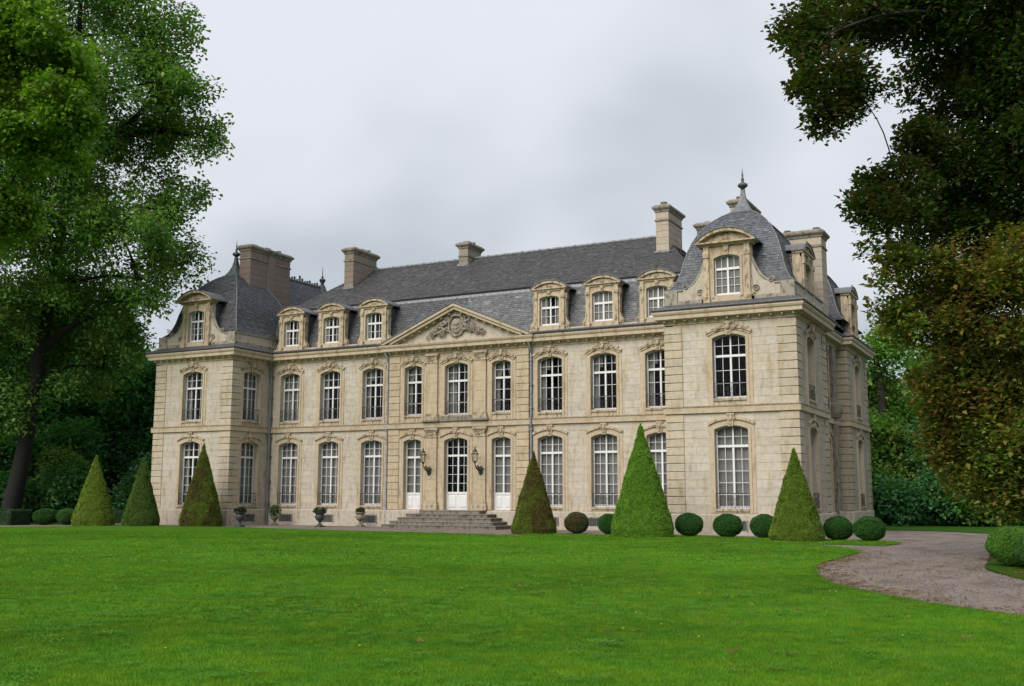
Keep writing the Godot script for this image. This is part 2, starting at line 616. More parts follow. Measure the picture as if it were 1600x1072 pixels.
# ------------------------------------------------------------------ windows
# k: hw, h (height of the spring above the sill), rise, tr (transom height), rt / rb (rows above / below it), cols per leaf, foot (panel under the glass),
# rail, surround ("upper", "ground", "none"), curtain
func window_proto(key: String, k: Dictionary) -> Node3D:
	if protos.has(key):
		return protos[key].duplicate()
	var w := Node3D.new()
	var hw: float = k.hw
	var h: float = k.h
	var rise: float = k.rise
	var foot: float = k.get("foot", 0.0)
	var zf := -0.28
	var arc_y := func(x: float) -> float:
		var r := (hw * hw + rise * rise) / (2.0 * rise)
		return h + rise - r + sqrt(maxf(r * r - x * x, 0.0))
	# frame
	var f := MB.new()
	f.col = Color(0.64, 0.64, 0.645)
	ring(f, path_of(hw - 0.06, 0.02, h - 0.055, rise), path_of(hw, 0.02, h, rise), zf - 0.07, zf)
	var tr: float = k.tr
	f.box(Vector3(-hw + 0.07, tr - 0.062, zf - 0.06), Vector3(hw - 0.055, tr + 0.062, zf + 0.03), 0.012)
	var cw := 0.055
	f.box(Vector3(-cw, foot + 0.02, zf - 0.06), Vector3(cw, tr - 0.07, zf + 0.022), 0.012)
	f.box(Vector3(-cw * 0.8, tr + 0.07, zf - 0.06), Vector3(cw * 0.8, h + rise - 0.03, zf + 0.012), 0.01)
	f.box(Vector3(-hw + 0.07, 0.0 if foot == 0.0 else foot, zf - 0.06), Vector3(hw - 0.07, foot + 0.13, zf + 0.012), 0.012)
	if foot > 0.0:
		f.box(Vector3(-hw + 0.01, 0.0, zf - 0.06), Vector3(hw - 0.01, foot + 0.02, zf - 0.02))
		for s in [-1.0, 1.0]:
			var xa: float = minf(s * 0.09, s * (hw - 0.09))
			var xb: float = maxf(s * 0.09, s * (hw - 0.09))
			f.box(Vector3(xa + 0.05, 0.16, zf - 0.03), Vector3(xb - 0.05, foot - 0.1, zf + 0.005), 0.02)
			f.box(Vector3(xa + 0.12, 0.24, zf - 0.03), Vector3(xb - 0.12, foot - 0.18, zf + 0.018), 0.012)
	var cols: int = k.cols
	var xl := []      # left and right edges of every column of panes
	for s in [-1.0, 1.0]:
		for j in cols:
			var a := lerpf(cw, hw - 0.075, float(j) / cols)
			var b := lerpf(cw, hw - 0.075, float(j + 1) / cols)
			xl.append([minf(s * a, s * b), maxf(s * a, s * b)])
			if j > 0:
				f.box(Vector3(s * a - 0.0125, foot + 0.1, zf - 0.045), Vector3(s * a + 0.0125, arc_y.call(a) - 0.06, zf - 0.008))
	var ys := [foot + 0.12]
	for j in range(1, k.rb):
		ys.append(lerpf(foot + 0.12, tr - 0.075, float(j) / k.rb))
	ys.append(tr - 0.075)
	var yt := [tr + 0.075]
	for j in range(1, k.rt):
		yt.append(lerpf(tr + 0.075, h + rise * 0.6 - 0.05, float(j) / k.rt))
	yt.append(99.0)
	var bars := ys.slice(1, -1) + yt.slice(1, -1)
	for y in bars:
		for s in [-1.0, 1.0]:
			f.box(Vector3(minf(s * cw, s * (hw - 0.07)), y - 0.012, zf - 0.045), Vector3(maxf(s * cw, s * (hw - 0.07)), y + 0.012, zf - 0.008))
	put("frame", f, M.paint, w)
	# panes, each with its own slight tilt
	var joined := MB.new()
	for grp in [ys, yt]:
		for j in grp.size() - 1:
			for x in xl:
				var g := MB.new() if k.get("single", true) else joined
				var a: float = x[0]
				var b: float = x[1]
				var ta := minf(grp[j + 1], arc_y.call(a) - 0.05)
				var tb := minf(grp[j + 1], arc_y.call(b) - 0.05)
				if k.get("single", true) or true:
					var z := zf - 0.03
					var d := Vector3(rng.randf_range(-0.003, 0.003), 0, 0)
					g.quad(Vector3(a, grp[j], z + d.x), Vector3(b, grp[j], z - d.x), Vector3(b, tb, z - d.x * 0.3), Vector3(a, ta, z + d.x * 0.5))
				if k.get("single", true):
					put("pane", g, M.glass, w)
	if joined.v.size():
		var pn := put("panes", joined, M.glass, w)
		pn.set_meta("kind", "stuff")
	# curtain
	var cm: int = k.get("curtain", 0)
	if cm > 0:
		var cz: float = k.get("cz", -0.47)
		var cb := MB.new()
		cb.col = Color(0.17, 0.172, 0.165)
		var sheet := func(xa: float, xb: float, ya: float, yb: float, folds: float) -> void:
			var n := int(maxf(6.0, folds * 4.0))
			for i in n:
				var x0 := lerpf(xa, xb, float(i) / n)
				var x1 := lerpf(xa, xb, float(i + 1) / n)
				var z0 := cz + 0.012 * sin(float(i) / n * folds * TAU)
				var z1 := cz + 0.012 * sin(float(i + 1) / n * folds * TAU)
				cb.quad(Vector3(x0, ya, z0), Vector3(x1, ya, z1), Vector3(x1, yb, z1), Vector3(x0, yb, z0))
		var top := h + rise
		if cm == 1:
			sheet.call(-hw - 0.1, hw + 0.1, foot * 0.5, top, 7.0)
		elif cm == 2:
			sheet.call(-hw - 0.1, -hw * 0.56, 0.0, top, 2.5)
			sheet.call(-hw - 0.1, -hw * 0.3, tr + 0.35, top, 3.0)
			sheet.call(hw * 0.6, hw + 0.1, tr + 0.5, top, 2.0)
		elif cm == 3:
			sheet.call(-hw - 0.1, -hw * 0.55, 0.0, top, 2.5)
			sheet.call(hw * 0.8, hw + 0.1, 0.0, top, 1.5)
		elif cm == 4:
			sheet.call(-hw - 0.1, -hw * 0.3, 0.0, top, 3.0)
			sheet.call(hw * 0.55, hw + 0.1, 0.0, top, 1.5)
		elif cm == 5:
			cb.tri(Vector3(-hw - 0.1, top, cz), Vector3(-hw - 0.1, tr * 0.4, cz - 0.01), Vector3(0.0, top, cz))
			cb.tri(Vector3(0.0, top, cz), Vector3(hw + 0.1, tr * 0.4, cz - 0.01), Vector3(hw + 0.1, top, cz))
			sheet.call(-hw - 0.1, -hw * 0.55, 0.0, tr, 2.0)
		put("curtain", cb, M.cloth, w)
	# guard rail
	if k.get("rail", false):
		var ir := MB.new()
		ir.col = Color(0.035, 0.035, 0.037)
		var zr := 0.03
		var rh := 0.78
		ir.tube([Vector3(-hw - 0.02, rh, zr), Vector3(hw + 0.02, rh, zr)], [0.022, 0.022], 6)
		ir.tube([Vector3(-hw, 0.09, zr), Vector3(hw, 0.09, zr)], [0.014, 0.014], 5)
		var n := 9
		for i in n + 1:
			var x := lerpf(-hw + 0.02, hw - 0.02, float(i) / n)
			ir.tube([Vector3(x, 0.0, zr), Vector3(x, rh, zr)], [0.009, 0.009], 4)
		for s in [-1.0, 1.0]:
			scroll(ir, Vector3(s * 0.13, 0.45, zr + 0.02), 0.11, 1.4, 0.012, s)
			scroll(ir, Vector3(s * 0.13, 0.24, zr + 0.02), 0.08, 1.2, 0.011, s, 2.0)
			scroll(ir, Vector3(s * (hw - 0.17), 0.35, zr + 0.02), 0.1, 1.3, 0.011, -s)
		put("railing", ir, M.iron, w)
	# stone surround
	var kind: String = k.get("surround", "none")
	if kind != "none":
		var sr := MB.new()
		sr.col = C_TRIM
		var dn: float = k.get("down", 0.38)
		ring(sr, path_of(hw + 0.002, -dn, h, rise), path_of(hw + 0.15, -dn, h + 0.08, rise + 0.07), -0.12, 0.085)
		sr.col = tone(C_TRIM, 1.03)
		ring(sr, path_of(hw + 0.152, -dn, h + 0.082, rise + 0.07), path_of(hw + 0.33, -dn, h + 0.24, rise + 0.06), -0.01, 0.045)
		put("surround", sr, M.stone, w)
		var sb := MB.new()
		sb.col = tone(C_TRIM, 0.92)
		if dn > 0.0:
			sb.box(Vector3(-hw - 0.001, -0.13, -0.3), Vector3(hw + 0.001, 0.0, 0.115), 0.02)
			sb.col = C_TRIM
			sb.box(Vector3(-hw, -dn, -0.1), Vector3(hw, -0.131, 0.045))
		else:
			sb.box(Vector3(-hw - 0.001, -0.06, -0.3), Vector3(hw + 0.001, 0.0, 0.06), 0.015)
		put("sill", sb, M.weathered, w)
		# hood over the arch, keystone and carving
		var hd := MB.new()
		hd.col = tone(C_TRIM, 1.02)
		var h0 := h + 0.13
		ring(hd, arch(hw + 0.30, h0 + 0.10, rise + 0.08), arch(hw + 0.36, h0 + 0.21, rise + 0.10), -0.01, 0.14)
		if kind == "upper":
			ring(hd, arch(hw + 0.22, h0 + 0.0, rise + 0.08), arch(hw + 0.26, h0 + 0.06, rise + 0.09), -0.01, 0.1)
		put("hood", hd, M.weathered, w)
		var ks := MB.new()
		ks.col = tone(C_TRIM, 0.93)
		var cy := h + rise
		var top_y: float = cy + (0.62 if kind == "ground" else 0.56)
		ks.poly(PackedVector2Array([Vector2(-0.13, cy - 0.05), Vector2(0.13, cy - 0.05), Vector2(0.20, top_y), Vector2(-0.20, top_y)]), -0.02, 0.15)
		if kind == "ground":
			ks.ball(Vector3(0, cy + 0.34, 0.16), Vector3(0.12, 0.15, 0.07), 8, 0.2, 1.0)
			for s in [-1.0, 1.0]:
				scroll(ks, Vector3(s * 0.09, cy + 0.5, 0.16), 0.07, 1.2, 0.02, s)
			ks.ball(Vector3(0, cy + 0.1, 0.15), Vector3(0.08, 0.1, 0.05), 6, 0.2, 2.0)
		else:
			ks.ball(Vector3(0, cy + 0.36, 0.2), Vector3(0.13, 0.17, 0.11), 8, 0.25, 1.0)
			ks.ball(Vector3(0, cy + 0.56, 0.16), Vector3(0.2, 0.1, 0.1), 8, 0.3, 3.0)
			ks.ball(Vector3(0, cy + 0.12, 0.15), Vector3(0.1, 0.12, 0.06), 6, 0.2, 2.0)
			for s in [-1.0, 1.0]:
				scroll(ks, Vector3(s * 0.2, cy + 0.52, 0.13), 0.13, 1.4, 0.035, s)
				foliage_carving(ks, Vector3(s * 0.26, cy + 0.40, 0.1), Vector3(s * (hw + 0.2), cy + 0.22, 0.07), 9, 0.24, int(31 + s))
		put("keystone", ks, M.weathered, w)
	protos[key] = w
	return w.duplicate()


func window(t: Transform3D, o: Dictionary, key: String, k: Dictionary, called := "window") -> Node3D:
	var kk := k.duplicate()
	kk.hw = o.hw
	kk.h = o.ys - o.y0
	kk.rise = o.rise
	var w := window_proto(key, kk)
	w.transform = t * Transform3D(Basis.IDENTITY, Vector3(o.x, o.y0, 0))
	named(house, w, called)
	return w


# ------------------------------------------------------------------ roofs
# courses of slates on a four-cornered face (corners as seen from outside)
func slates(mb: MB, bl: Vector3, br: Vector3, tl: Vector3, tr: Vector3, row_h: float, wid: float, c: Color, lift := 0.024) -> void:
	var nn := (br - bl).cross(tl - bl)
	if nn.length() < 1e-6:
		nn = (br - bl).cross(tr - bl)
	nn = nn.normalized()
	var rows := maxi(1, int(round((tl - bl).lerp(tr - br, 0.5).length() / row_h)))
	mb.col = tone(c, 0.45)
	mb.quad(bl - nn * 0.02, br - nn * 0.02, tr - nn * 0.02, tl - nn * 0.02)
	for j in rows:
		var v0 := float(j) / rows
		var v1 := float(j + 1) / rows
		var a0 := bl.lerp(tl, v0)
		var b0 := br.lerp(tr, v0)
		var a1 := bl.lerp(tl, v1)
		var b1 := br.lerp(tr, v1)
		var ln := (a0 - b0).length()
		var cnt := maxi(1, int(round(ln / wid)))
		var off := 0.5 if j % 2 else 0.0
		var u := 0.0
		var k := 0
		while u < 0.9999:
			var un := minf((k + 1.0 - off + rng.randf_range(-0.1, 0.1)) / cnt, 1.0)
			if 1.0 - un < 0.4 / cnt: un = 1.0
			if un > u + 0.002:
				var f := rng.randf()
				var cc := vary(c, 0.20)
				if f < 0.05: cc = tone(cc, 1.55)
				elif f < 0.14: cc = tone(cc, 0.72)
				mb.col = cc
				var up := nn * (lift + rng.randf_range(-0.006, 0.008))
				var dp := (a0 - a1).normalized() * rng.randf_range(0.0, 0.02)
				var g := minf(0.004 / maxf(ln, 0.01), (un - u) * 0.2)
				var p := a0.lerp(b0, u + g) + up + dp
				var q := a0.lerp(b0, un - g) + up + dp
				var r := a1.lerp(b1, minf(un - g, 1.0)) + nn * 0.004
				var s := a1.lerp(b1, u + g) + nn * 0.004
				mb.quad(p, q, r, s)
				mb.quad(p - up * 0.85, q - up * 0.85, q, p)
				u = un
			k += 1
			if k > 4000: break


const BELL := [[12.88, 3.37], [13.1, 3.13], [13.45, 2.95], [13.9, 2.79], [14.5, 2.66], [15.1, 2.49], [15.65, 2.28], [16.15, 2.02], [16.6, 1.70], [16.98, 1.34], [17.3, 0.95], [17.58, 0.52]]


func bell_roof(cx: float, cz: float, c: Color, top := true) -> void:
	var roof := group_node("roof", house)
	var mb := MB.new()
	for i in BELL.size() - 1:
		var y0: float = BELL[i][0]
		var h0: float = BELL[i][1]
		var y1: float = BELL[i + 1][0]
		var h1: float = BELL[i + 1][1]
		for k in 4:
			var b := Basis(Vector3.UP, k * PI / 2)
			var o := Vector3(cx, 0, cz)
			slates(mb, o + b * Vector3(-h0, y0, h0), o + b * Vector3(h0, y0, h0), o + b * Vector3(-h1, y1, h1), o + b * Vector3(h1, y1, h1), 0.155, 0.25, c)
	var s := put("slates", mb, M.slate, roof)
	s.set_meta("kind", "stuff")
	# lead rolls on the hips and the lead cap with its finial
	var hp := MB.new()
	hp.col = Color(0.22, 0.23, 0.24)
	for k in 4:
		var b := Basis(Vector3.UP, k * PI / 2)
		var pts := []
		var rad := []
		for p in BELL:
			pts.append(Vector3(cx, 0, cz) + b * Vector3(p[1], p[0] + 0.03, p[1]))
			rad.append(0.035)
		hp.tube(pts, rad, 5)
	put("hip_roll", hp, M.lead, roof)
	var fl := MB.new()
	fl.col = Color(0.15, 0.165, 0.18)
	var prof := [[17.58, 0.56], [17.68, 0.50], [17.95, 0.34], [18.3, 0.2], [18.7, 0.12], [18.95, 0.10]]
	for i in prof.size() - 1:
		for k in 4:
			var b := Basis(Vector3.UP, k * PI / 2)
			var o := Vector3(cx, 0, cz)
			var h0: float = prof[i][1]
			var h1: float = prof[i + 1][1]
			fl.quad(o + b * Vector3(-h0, prof[i][0], h0), o + b * Vector3(h0, prof[i][0], h0), o + b * Vector3(h1, prof[i + 1][0], h1), o + b * Vector3(-h1, prof[i + 1][0], h1))
	put("lead_cap", fl, M.lead, roof)
	if top:
		var fn := MB.new()
		fn.col = Color(0.09, 0.13, 0.125)
		fn.lathe([Vector2(0.10, 18.9), Vector2(0.13, 18.98), Vector2(0.08, 19.02), Vector2(0.2, 19.1), Vector2(0.29, 19.2), Vector2(0.26, 19.3), Vector2(0.12, 19.38), Vector2(0.07, 19.42), Vector2(0.09, 19.6), Vector2(0.045, 19.66), Vector2(0.055, 19.85), Vector2(0.03, 19.95), Vector2(0.010, 20.2), Vector2(0.0, 20.35)], Vector3(cx, 0, cz), 12)
		put("finial", fn, M.lead, roof)


func rect_path(x0: float, x1: float, z0: float, z1: float) -> Array:
	return [Vector2(x0, z1), Vector2(x1, z1), Vector2(x1, z0), Vector2(x0, z0)]


func chimney(x0: float, x1: float, z0: float, z1: float, y0: float, y1: float, c: Color, pots: int, split := false) -> void:
	var ch := group_node("chimney", house)
	var sh := MB.new()
	# shaft of coursed blocks
	var courses := int(round((y1 - 0.45 - y0) / 0.42))
	var hh := (y1 - 0.45 - y0) / courses
	for k in courses:
		var a := y0 + k * hh
		for face in 4:
			var b := Basis(Vector3.UP, face * PI / 2)
			var wx := (x1 - x0) if face % 2 == 0 else (z1 - z0)
			var dz := (z1 - z0) if face % 2 == 0 else (x1 - x0)
			sh.t = Transform3D(b, Vector3((x0 + x1) / 2, 0, (z0 + z1) / 2))
			var n := maxi(1, int(round(wx / 0.85)))
			var x := -wx / 2
			for j in n:
				var w := wx / n
				if k % 2 and n > 1:
					w = wx / n * (0.5 if j == 0 else (1.5 if j == n - 1 else 1.0))
				sh.col = vary(c, 0.09)
				sh.block(x + 0.004, x + w - 0.004, a + 0.005, a + hh - 0.005, dz / 2 - 0.05, dz / 2, 0.008)
				x += w
	sh.t = Transform3D.IDENTITY
	sh.col = tone(c, 0.5)
	sh.box(Vector3(x0 + 0.02, y0, z0 + 0.02), Vector3(x1 - 0.02, y1 - 0.1, z1 - 0.02))
	if split:
		sh.col = vary(c, 0.05)
		var zm := (z0 + z1) / 2
		sh.box(Vector3(x0 - 0.07, y0, zm - 0.35), Vector3(x1 + 0.09, y1 - 0.46, zm + 0.3), 0.02)
	put("shaft", sh, M.brickwork, ch)
	var cp := MB.new()
	var p := rect_path(x0, x1, z0, z1)
	cp.col = tone(C_GREY, 0.9)
	cp.moulding(p, [Vector2(0, y1 - 1.05), Vector2(0.06, y1 - 1.02), Vector2(0.06, y1 - 0.93), Vector2(0, y1 - 0.9)], true)
	cp.moulding(p, [Vector2(0, y1 - 0.46), Vector2(0.05, y1 - 0.44), Vector2(0.07, y1 - 0.34), Vector2(0.16, y1 - 0.26), Vector2(0.2, y1 - 0.2), Vector2(0.2, y1 - 0.1), Vector2(0.14, y1 - 0.08), Vector2(0.05, y1 + 0.02), Vector2(-0.4, y1 + 0.05)], true)
	if split:
		cp.moulding(rect_path(x1 - 0.1, x1 + 0.06, (z0 + z1) / 2 - 0.4, (z0 + z1) / 2 + 0.35), [Vector2(0, y1 - 0.46), Vector2(0.16, y1 - 0.25), Vector2(0.2, y1 - 0.1), Vector2(0, y1 - 0.05)], true)
	put("cap", cp, M.weathered, ch)
	var along_x := (x1 - x0) > (z1 - z0)
	for i in pots:
		var f := (i + 0.5) / pots
		var at := Vector3(lerpf(x0 + 0.1, x1 - 0.1, f) if along_x else (x0 + x1) / 2, y1, lerpf(z0 + 0.1, z1 - 0.1, f) if not along_x else (z0 + z1) / 2)
		var pt := MB.new()
		pt.col = vary(Color(0.20, 0.18, 0.15), 0.2)
		var r := rng.randf_range(0.16, 0.24)
		if i % 3 == 0:
			pt.lathe([Vector2(r, 0.0), Vector2(r * 0.9, 0.16), Vector2(r * 1.05, 0.2), Vector2(r * 1.05, 0.26), Vector2(r * 0.7, 0.27), Vector2(r * 0.65, 0.05)], at, 10)
		else:
			pt.t = Transform3D(Basis(Vector3.UP, rng.randf_range(-0.1, 0.1)), at)
			pt.box(Vector3(-0.26, 0, -0.24), Vector3(0.26, rng.randf_range(0.14, 0.24), 0.24), 0.05)
		put("chimney_pot", pt, M.weathered, ch)


# a stone dormer; its origin is the foot of its front on the centre line. hw: half the opening, pw: half width over the piers, sill, spring, corn (cornice), top
func dormer(t: Transform3D, key: String, d: Dictionary) -> Node3D:
	var o := Node3D.new()
	o.transform = t
	named(house, o, "dormer")
	var hw: float = d.hw
	var pw: float = d.pw
	var y0: float = d.sill
	var ys: float = d.spring
	var yc: float = d.corn
	var yt: float = d.top
	var rise: float = d.rise
	var back: float = d.back
	var fr := MB.new()
	fr.col = vary(C_TRIM, 0.05)
	# piers and the lintel over the arch
	fr.poly(PackedVector2Array([Vector2(-pw, 0), Vector2(-hw, 0), Vector2(-hw, ys), Vector2(-pw, ys)]), -0.5, 0.0, true)
	fr.poly(PackedVector2Array([Vector2(hw, 0), Vector2(pw, 0), Vector2(pw, ys), Vector2(hw, ys)]), -0.5, 0.0, true)
	fr.poly(PackedVector2Array([Vector2(-hw, 0), Vector2(hw, 0), Vector2(hw, y0), Vector2(-hw, y0)]), -0.5, 0.04, true)
	var lin := arch(hw, ys, rise)
	lin.append(Vector2(pw, ys)); lin.append(Vector2(pw, yc)); lin.append(Vector2(-pw, yc)); lin.append(Vector2(-pw, ys))
	fr.poly(lin, -0.5, 0.0, true)
	put("wall", fr, M.stone, o)
	var tm := MB.new()
	tm.col = vary(C_TRIM, 0.05)
	ring(tm, path_of(hw + 0.002, y0 - 0.1, ys, rise), path_of(hw + 0.13, y0 - 0.1, ys + 0.07, rise + 0.05), -0.02, 0.06)
	put("surround", tm, M.stone, o)
	for s in [-1.0, 1.0]:
		var pl := MB.new()
		pl.col = vary(C_TRIM, 0.06)
		var xa: float = pw - 0.30 * d.k
		pl.box(Vector3(minf(s * xa, s * pw), 0.0, -0.1), Vector3(maxf(s * xa, s * pw), yc - 0.02, 0.1), 0.02)
		pl.box(Vector3(minf(s * (xa - 0.03), s * (pw + 0.04)), 0.0, -0.1), Vector3(maxf(s * (xa - 0.03), s * (pw + 0.04)), 0.35 * d.k, 0.15), 0.03)
		pl.box(Vector3(minf(s * (xa - 0.02), s * (pw + 0.03)), yc - 0.62 * d.k, -0.1), Vector3(maxf(s * (xa - 0.02), s * (pw + 0.03)), yc - 0.3 * d.k, 0.15), 0.03)
		scroll(pl, Vector3(s * (xa + pw) / 2, yc - 0.5 * d.k, 0.14), 0.1 * d.k, 1.2, 0.03 * d.k, s)
		put("pier", pl, M.weathered, o)
		# the scrolled side piece (console)
		var vo := MB.new()
		vo.col = vary(C_TRIM, 0.06)
		var vw: float = d.vw
		var vp := PackedVector2Array([Vector2(s * pw, 0), Vector2(s * (pw + vw), 0), Vector2(s * (pw + vw * 1.02), 0.28 * d.k), Vector2(s * (pw + vw * 0.92), 0.52 * d.k), Vector2(s * (pw + vw * 0.5), 0.75 * d.k), Vector2(s * (pw + vw * 0.3), 1.05 * d.k), Vector2(s * (pw + vw * 0.22), yc - 0.85 * d.k), Vector2(s * (pw + vw * 0.45), yc - 0.6 * d.k), Vector2(s * (pw + vw * 0.35), yc - 0.3 * d.k), Vector2(s * pw, yc - 0.25 * d.k)])
		vo.poly(vp, -0.32, -0.02, true)
		scroll(vo, Vector3(s * (pw + vw * 0.52), 0.36 * d.k, -0.01), 0.22 * d.k * minf(vw * 2.5, 1.0), 1.5, 0.05 * d.k, s)
		put("console", vo, M.weathered, o)
	# cornice and the bowed pediment
	var cn := MB.new()
	cn.col = vary(C_TRIM, 0.04)
	var cw: float = d.cw
	var path := [Vector2(-pw - 0.02, -0.5), Vector2(-pw - 0.02, 0.02), Vector2(pw + 0.02, 0.02), Vector2(pw + 0.02, -0.5)]
	var out := cw - pw
	cn.moulding(path, [Vector2(0, yc - 0.06), Vector2(out * 0.35, yc - 0.03), Vector2(out * 0.4, yc + 0.03), Vector2(out, yc + 0.08), Vector2(out, yc + 0.15), Vector2(-0.2, yc + 0.16)])
	put("cornice", cn, M.weathered, o)
	var pd := MB.new()
	pd.col = vary(C_TRIM, 0.05)
	var pr := yt - yc - 0.16
	var tp := arch(cw - 0.12, yc + 0.13, pr - 0.16, 0.0, 12)
	pd.poly(tp, -0.45, 0.03, true)
	ring(pd, arch(cw - 0.16, yc + 0.14, pr - 0.14, 0.0, 12), arch(cw, yc + 0.16, pr, 0.0, 12), -0.3, out + 0.0)
	put("pediment", pd, M.weathered, o)
	var ks := MB.new()
	ks.col = tone(C_TRIM, 0.85)
	ks.poly(PackedVector2Array([Vector2(-0.1 * d.k, ys + rise - 0.04), Vector2(0.1 * d.k, ys + rise - 0.04), Vector2(0.15 * d.k, yc - 0.02), Vector2(-0.15 * d.k, yc - 0.02)]), -0.05, 0.12)
	ks.ball(Vector3(0, (ys + rise + yc) / 2, 0.13), Vector3(0.1, 0.13, 0.06) * d.k, 7, 0.25, 2.0)
	for s in [-1.0, 1.0]:
		scroll(ks, Vector3(s * 0.1 * d.k, yc + 0.3 * d.k, 0.07), 0.1 * d.k, 1.2, 0.025 * d.k, s)
	put("keystone", ks, M.weathered, o)
	ks = MB.new()
	ks.col = Color(0.05, 0.05, 0.05)
	ks.lathe([Vector2(0.05, yt - 0.02), Vector2(0.03, yt + 0.06), Vector2(0.06, yt + 0.12), Vector2(0.03, yt + 0.18), Vector2(0.0, yt + 0.24)], Vector3(0, 0, out - 0.1), 8)
	put("finial", ks, M.lead, o)
	# lead roof over the pediment, and the cheeks
	var rf := MB.new()
	rf.col = Color(0.15, 0.155, 0.16)
	var ar := arch(cw + 0.04, yc + 0.18, pr + 0.03, 0.0, 12)
	for i in ar.size() - 1:
		rf.quad(Vector3(ar[i].x, ar[i].y, out + 0.05), Vector3(ar[i + 1].x, ar[i + 1].y, out + 0.05), Vector3(ar[i + 1].x, ar[i + 1].y, -back), Vector3(ar[i].x, ar[i].y, -back))
		rf.quad(Vector3(ar[i].x, ar[i].y - 0.05, out + 0.05), Vector3(ar[i + 1].x, ar[i + 1].y - 0.05, out + 0.05), Vector3(ar[i + 1].x, ar[i + 1].y, out + 0.05), Vector3(ar[i].x, ar[i].y, out + 0.05))
	for s in [-1.0, 1.0]:
		rf.quad(Vector3(s * (cw + 0.04), yc + 0.1, out + 0.05), Vector3(s * (cw + 0.04), yc + 0.1, -back), Vector3(s * (cw + 0.04), yc + 0.18, -back), Vector3(s * (cw + 0.04), yc + 0.18, out + 0.05))
	put("roof", rf, M.lead, o)
	var ck := MB.new()
	for s in [-1.0, 1.0]:
		var x: float = s * (pw - 0.04)
		if s > 0:
			slates(ck, Vector3(x, 0, -0.3), Vector3(x, 0, -back), Vector3(x, yc, -0.3), Vector3(x, yc, -back), 0.16, 0.25, Color(0.09, 0.093, 0.10))
		else:
			slates(ck, Vector3(x, 0, -back), Vector3(x, 0, -0.3), Vector3(x, yc, -back), Vector3(x, yc, -0.3), 0.16, 0.25, Color(0.09, 0.093, 0.10))
	var cs := put("cheek_slates", ck, M.slate, o)
	cs.set_meta("kind", "stuff")
	# the casement
	var w := window_proto(key, {"hw": hw, "h": ys - y0, "rise": rise, "tr": (ys - y0) * d.tr, "rt": 1, "rb": d.rb, "cols": 2, "curtain": d.curtain, "single": d.single, "cz": -0.35})
	for ch in w.get_children():
		var cp: Node3D = ch.duplicate()
		cp.position = Vector3(0, y0, 0.10)
		named(o, cp, String(ch.name).rstrip("0123456789").rstrip("_"))
	w.free()
	return o


# ------------------------------------------------------------------ the house
func side_frame(x: float) -> Transform3D:   # a wall facing +x; local x runs along -z
	return Transform3D(Basis(Vector3(0, 0, -1), Vector3.UP, Vector3(1, 0, 0)), Vector3(x, 0, 0))


